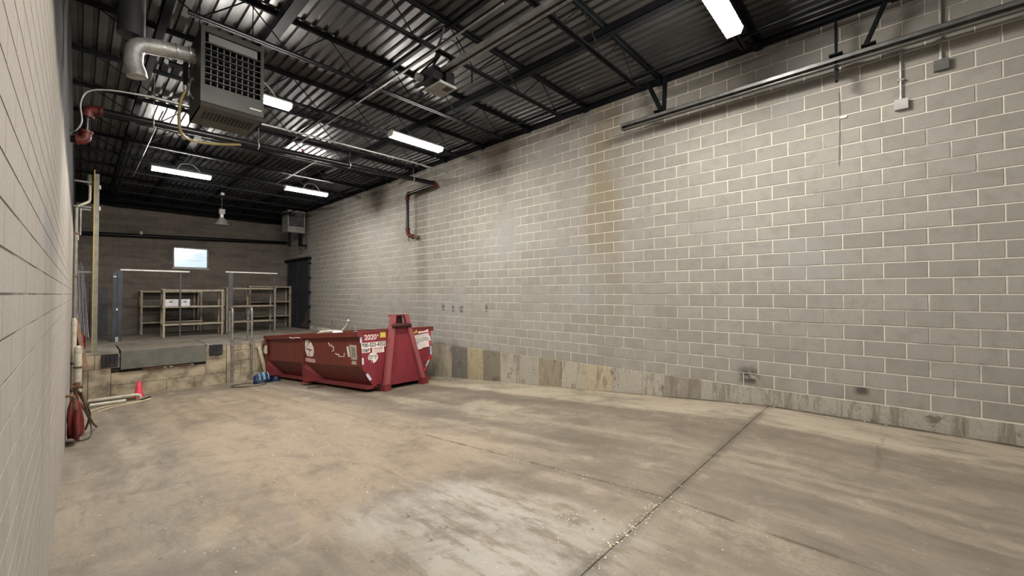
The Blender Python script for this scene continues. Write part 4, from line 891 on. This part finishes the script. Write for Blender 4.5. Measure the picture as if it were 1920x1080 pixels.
for k in range(6):
    x = .0 + .048 * k; a = (x, 21.2 + .06 * ((k * 2) % 5), ZD + .001); b = (-.085 + .034 * k, 21.93, 2.70 + .22 * ((k * 3) % 5) / 5)
    t = tag(MB().bar(a, b, .022, .022).build('metal_rod', 'rod'), 'silver metal rod leaning in the back corner, %s from the cream wall' % ('nearest', 'second', 'third', 'fourth', 'fifth', 'farthest')[k], 'rod', 'silver rods leaning in the back corner')
tag(MB().box(.28, .75, 21.93, 21.985, ZD, 1.9).build('leaning_panel', 'grey_post'), 'dark flat panel standing against the back wall beside the silver rods', 'panel')

# red tarp bag and valves on the cream wall
vb = thing('valve_cluster', 'rusty pipe valves and hoses on the cream wall above the red tarp', 'valves', (XL, 9.2, .1))
MB().tube([(XL, 8.9, .16), (-.07, 8.9, .16), (-.045, 8.9, .14), (-.03, 8.92, .06), (-.03, 8.95, -.06)], .024, 9).build('pipe', 'rusty', vb)
MB().tube([(-.05, 9.75, .20), (-.02, 9.75, .10), (-.01, 9.75, -.3)], .03, 9).build('pipe', 'rusty', vb)
MB().tube([(-.07, 9.62, .17), (.06, 9.62, .17)], .035, 9).build('valve', 'rusty', vb); MB().tube([(-.01, 9.62, .17), (-.01, 9.62, .24)], .04, 9).build('valve_wheel', 'rusty', vb)
MB().tube(spline([(.0, 9.62, .1), (.08, 9.7, -.12), (.14, 9.9, -.35), (.13, 10.2, -.55), (.10, 10.5, zf(10.5) + .03)]), .017, 8).build('hose', 'hose', vb)
MB().tube(spline([(.04, 9.6, .08), (.10, 9.75, -.25), (.18, 10.1, -.55), (.24, 10.6, zf(10.6) + .03)]), .014, 8).build('hose', 'rusty', vb)
rt = thing('red_tarp', 'red tarp bundle hanging against the cream wall near the floor', 'tarp', (-.05, 9.3, zf(9.3)))
rings = [(.03, .02, .03), (-.02, .045, .12), (-.14, .07, .22), (-.33, .082, .30), (-.48, .08, .31), (-.575, .07, .29), (-.60, .05, .20)]
mb = MB(); vs = []; n = 28
for i, (z, rx, ry) in enumerate(rings):
    for k in range(n):
        q = 2 * PI * k / n; w_ = 1 + .26 * math.sin(5 * q + .5 * i) + .10 * math.sin(9 * q - i); vs.append((-.040 + .004 * i + rx * w_ * math.cos(q), 9.3 + .04 * i + ry * w_ * math.sin(q), z))
mb.add(vs, [(i * n + k, i * n + (k + 1) % n, (i + 1) * n + (k + 1) % n, (i + 1) * n + k) for i in range(len(rings) - 1) for k in range(n)], True)
mb.add(vs[:n], [tuple(range(n))]); mb.add(vs[-n:], [tuple(range(n))]); mb.build('cloth', 'red_cloth', rt)
MB().tube([(-.01, 9.5, -.58), (.0, 9.48, -.66)], .03, 8).build('plug', 'red_cloth', rt)
MB().tube(spline([(.0, 9.48, zf(9.48) + .02), (.06, 9.45, zf(9.45) + .015), (.15, 9.55, zf(9.55) + .05), (.155, 9.8, -.52), (.10, 9.7, -.30), (.03, 9.6, -.10)]), .011, 7).build('cord', 'hose', rt)

# white pipes, cone and rope on the floor under the dock
def zp(y): return zf(y)
p1 = [(.18, 14.60, zp(14.6) + .115), (1.06, 14.45, zp(14.45) + .125)]
t = tag(MB().tube([(.18, 14.62, zp(14.62) + .115), (1.05, 14.47, zp(14.47) + .13), (1.11, 14.46, zp(14.46) + .115), (1.13, 14.455, zp(14.455) + .04), (1.13, 14.455, zp(14.455))], .043, 10).build('floor_pipe', 'pvc'), 'long white plastic pipe with end elbow lying under the dock', 'pipe', 'white pipes on the floor')
t = tag(MB().tube([(.20, 14.22, zp(14.22) + .046), (.84, 14.22, zp(14.22) + .046)], .045, 10).build('floor_pipe', 'pvc'), 'shorter white plastic pipe on the floor in front of the elbowed one', 'pipe', 'white pipes on the floor')
tag(MB().bar((.15, 14.60, zp(14.6) + .035), (1.05, 14.50, zp(14.5) + .035), .06, .07).build('timber', 'rusty'), 'dark timber batten under the elbowed white pipe', 'timber')
tag(MB().tube(spline([(.15, 13.2, zp(13.2) + .012), (.5, 13.9, zp(13.9) + .012), (.9, 13.9, zp(13.9) + .012), (1.22, 14.0, zp(14.0) + .012), (1.3, 14.25, zp(14.25) + .012), (1.0, 13.75, zp(13.75) + .012), (.6, 13.5, zp(13.5) + .012), (.3, 13.0, zp(13.0) + .012)]), .014, 7).build('rope', 'rope'), 'pale rope loose on the floor in front of the white pipes', 'rope')
tag(MB().tube([(1.12, 14.2, zp(14.2) + .02), (1.34, 14.6, zp(14.6) + .02)], .02, 7).build('black_tube', 'rubber'), 'short black tube on the floor beside the red cone', 'tube')
cn = thing('traffic_cone', 'small faded red traffic cone standing under the dock behind white pipe', 'cone', (1.14, 15.05, zf(15.05)))
MB().box(1.02, 1.26, 14.93, 15.17, zf(15.05) - .008, zf(15.05) + .022).build('base', 'cone', cn)
MB().lathe((1.14, 15.05, zf(15.05) + .02), [(.105, 0), (.10, .02), (.042, .41), (.03, .42), (0, .42)], 18).build('body', 'cone', cn)

# ------------------------------------------------------------------ frames and shelving on the dock
fr1 = thing('rail_frame', 'steel frame with pale top rail and wide slate blue upright', 'frame', (1.8, 18.9, ZD), 'rail frames on the dock')
MB().box(.75, .86, 18.86, 18.97, ZD, 2.36).build('upright', 'slate', fr1); MB().box(.868, .985, 18.84, 18.97, ZD, 2.46).build('upright', 'slate', fr1)
MB().prism([(.75, 18.86, 2.36), (.87, 18.86, 2.46), (.87, 18.86, 2.30), (.75, 18.86, 2.22)], (0, .11, 0)).build('cap', 'slate', fr1)
MB().box(.985, 2.77, 18.87, 18.92, 2.465, 2.51).box(.93, .985, 18.87, 18.92, 2.45, 2.51).build('top_rail', 'pale_rail', fr1); MB().box(2.50, 2.54, 18.93, 18.97, ZD, 2.465).build('thin_post', 'grey_post', fr1)
MB().box(.76, .84, 18.838, 18.86, 2.23, 2.27).build('clip', 'galv', fr1); MB().box(.84, .88, 18.838, 18.86, 1.12, 1.20).build('label', 'white_metal', fr1); MB().box(.82, .90, 18.78, 18.85, ZD, ZD + .16).build('foot', 'galv', fr1)
fr2 = thing('rail_frame', 'steel frame with pale top rail and flat grey upright', 'frame', (4.8, 18.9, ZD), 'rail frames on the dock')
MB().box(3.97, 4.12, 18.88, 18.94, ZD, 2.51).build('upright', 'grey_post', fr2); MB().box(3.88, 5.70, 18.87, 18.92, 2.51, 2.555).build('top_rail', 'pale_rail', fr2); MB().box(5.57, 5.61, 18.93, 18.97, ZD, 2.51).build('thin_post', 'grey_post', fr2)

def shelving(label, x0, x1, y0, y1, levels, mids=(), solid_end=False):
    t = thing('shelving_unit', label, 'shelving', ((x0 + x1) / 2, (y0 + y1) / 2, ZD), 'shelving units on the dock')
    zt_ = levels[-1]
    for x in (x0, x1):
        for y in (y0, y1): MB().box(x - .03, x + .03, y - .03, y + .03, ZD, zt_ + .03).build('post', 'shelf', t)
    for x in mids: MB().box(x - .025, x + .025, y1 - .02, y1 + .03, ZD, zt_).build('post', 'shelf', t)
    for z in levels:
        MB().box(x0 - .04, x1 + .04, y0 - .03, y1 + .03, z - .02, z).build('shelf', 'shelf_board', t)
        MB().box(x0 - .05, x1 + .05, y0 - .05, y0 - .025, z - .055, z + .008).build('shelf_edge', 'shelf', t)
    if solid_end: MB().box(x1 + .03, x1 + .05, y0 - .05, y1 + .03, ZD, zt_ + .02).build('end_panel', 'heater_far', t)
    return t
shelving('beige shelving unit against the back wall, nearest the slate blue upright', 1.66, 3.52, 21.3, 21.9, (.57, 1.20, 1.79), (3.38,))
sB = shelving('beige shelving unit standing forward, holding the white file boxes', 2.10, 3.85, 19.25, 19.85, (.57, 1.22, 1.83))
shelving('beige shelving unit standing forward behind the flat grey upright', 4.12, 5.86, 19.75, 20.35, (.55, 1.19, 1.92), (4.98,))
shelving('beige shelving unit against the back wall beside the dark door', 5.30, 6.98, 21.3, 21.9, (.66, 1.33, 2.03), (), True)
for x0, x1, y0, lb in ((2.08, 2.52, 19.30, 'white file box on the middle shelf, the wider face of two'), (2.56, 2.86, 19.32, 'white file box on the middle shelf, the narrower face of two')):
    t = thing('file_box', lb, 'box', ((x0 + x1) / 2, y0 + .2, 1.22), 'file boxes on the middle shelf')
    MB().box(x0 + .008, x1 - .008, y0 + .008, y0 + .40, 1.221, 1.42).build('body', 'carton', t); MB().box(x0, x1, y0, y0 + .408, 1.415, 1.475).build('lid', 'carton', t)
    MB().box((x0 + x1) / 2 - .05, (x0 + x1) / 2 + .05, y0 + .004, y0 + .010, 1.36, 1.39).build('handle_hole', 'black', t)

# ------------------------------------------------------------------ crumbs of wood on the floor
mb = MB(); rnd = random.Random(5)
def chip(x, y, s):
    z = zf(y) + .001; a = rnd.uniform(0, PI); c, q = math.cos(a) * s, math.sin(a) * s
    h = s * .35; k = rnd.uniform(.3, .7)
    vs = [(x - c - q * k, y - q + c * k, z), (x + c - q * k, y + q + c * k, z), (x + c + q * k, y + q - c * k, z), (x - c + q * k, y - q - c * k, z)]
    mb.add(vs + [(vx, vy, z + h) for vx, vy, _ in vs], [(4, 5, 6, 7), (0, 1, 5, 4), (1, 2, 6, 5), (2, 3, 7, 6), (3, 0, 4, 7)])
for _ in range(90): chip(rnd.gauss(2.7, .35), 1.37 + rnd.gauss(0, .03), rnd.uniform(.003, .009))
for _ in range(40): chip(rnd.gauss(2.6, .12), 1.75 + rnd.gauss(0, .08), rnd.uniform(.003, .008))
for _ in range(60): chip(3.3 + rnd.gauss(0, .03), rnd.uniform(.9, 4.2), rnd.uniform(.002, .006))
for _ in range(90): chip(rnd.uniform(.1, 6.9), rnd.uniform(.6, 9), rnd.uniform(.003, .010))
for _ in range(80): chip(rnd.gauss(2.2, .6), rnd.gauss(5.6, 1.0), rnd.uniform(.003, .010))
for _ in range(60): chip(rnd.uniform(6.9, 7.05), rnd.uniform(0, 9), rnd.uniform(.004, .014))
o = mb.build('debris', 'chip'); o['kind'] = 'stuff'; o['label'] = 'scattered pale wood chips and crumbs on the concrete floor'; o['category'] = 'debris'

# tidy: bookkeeping keys are not part of the scene
for o in D.objects:
    for k in ('base', 'local'):
        if k in o: del o[k]
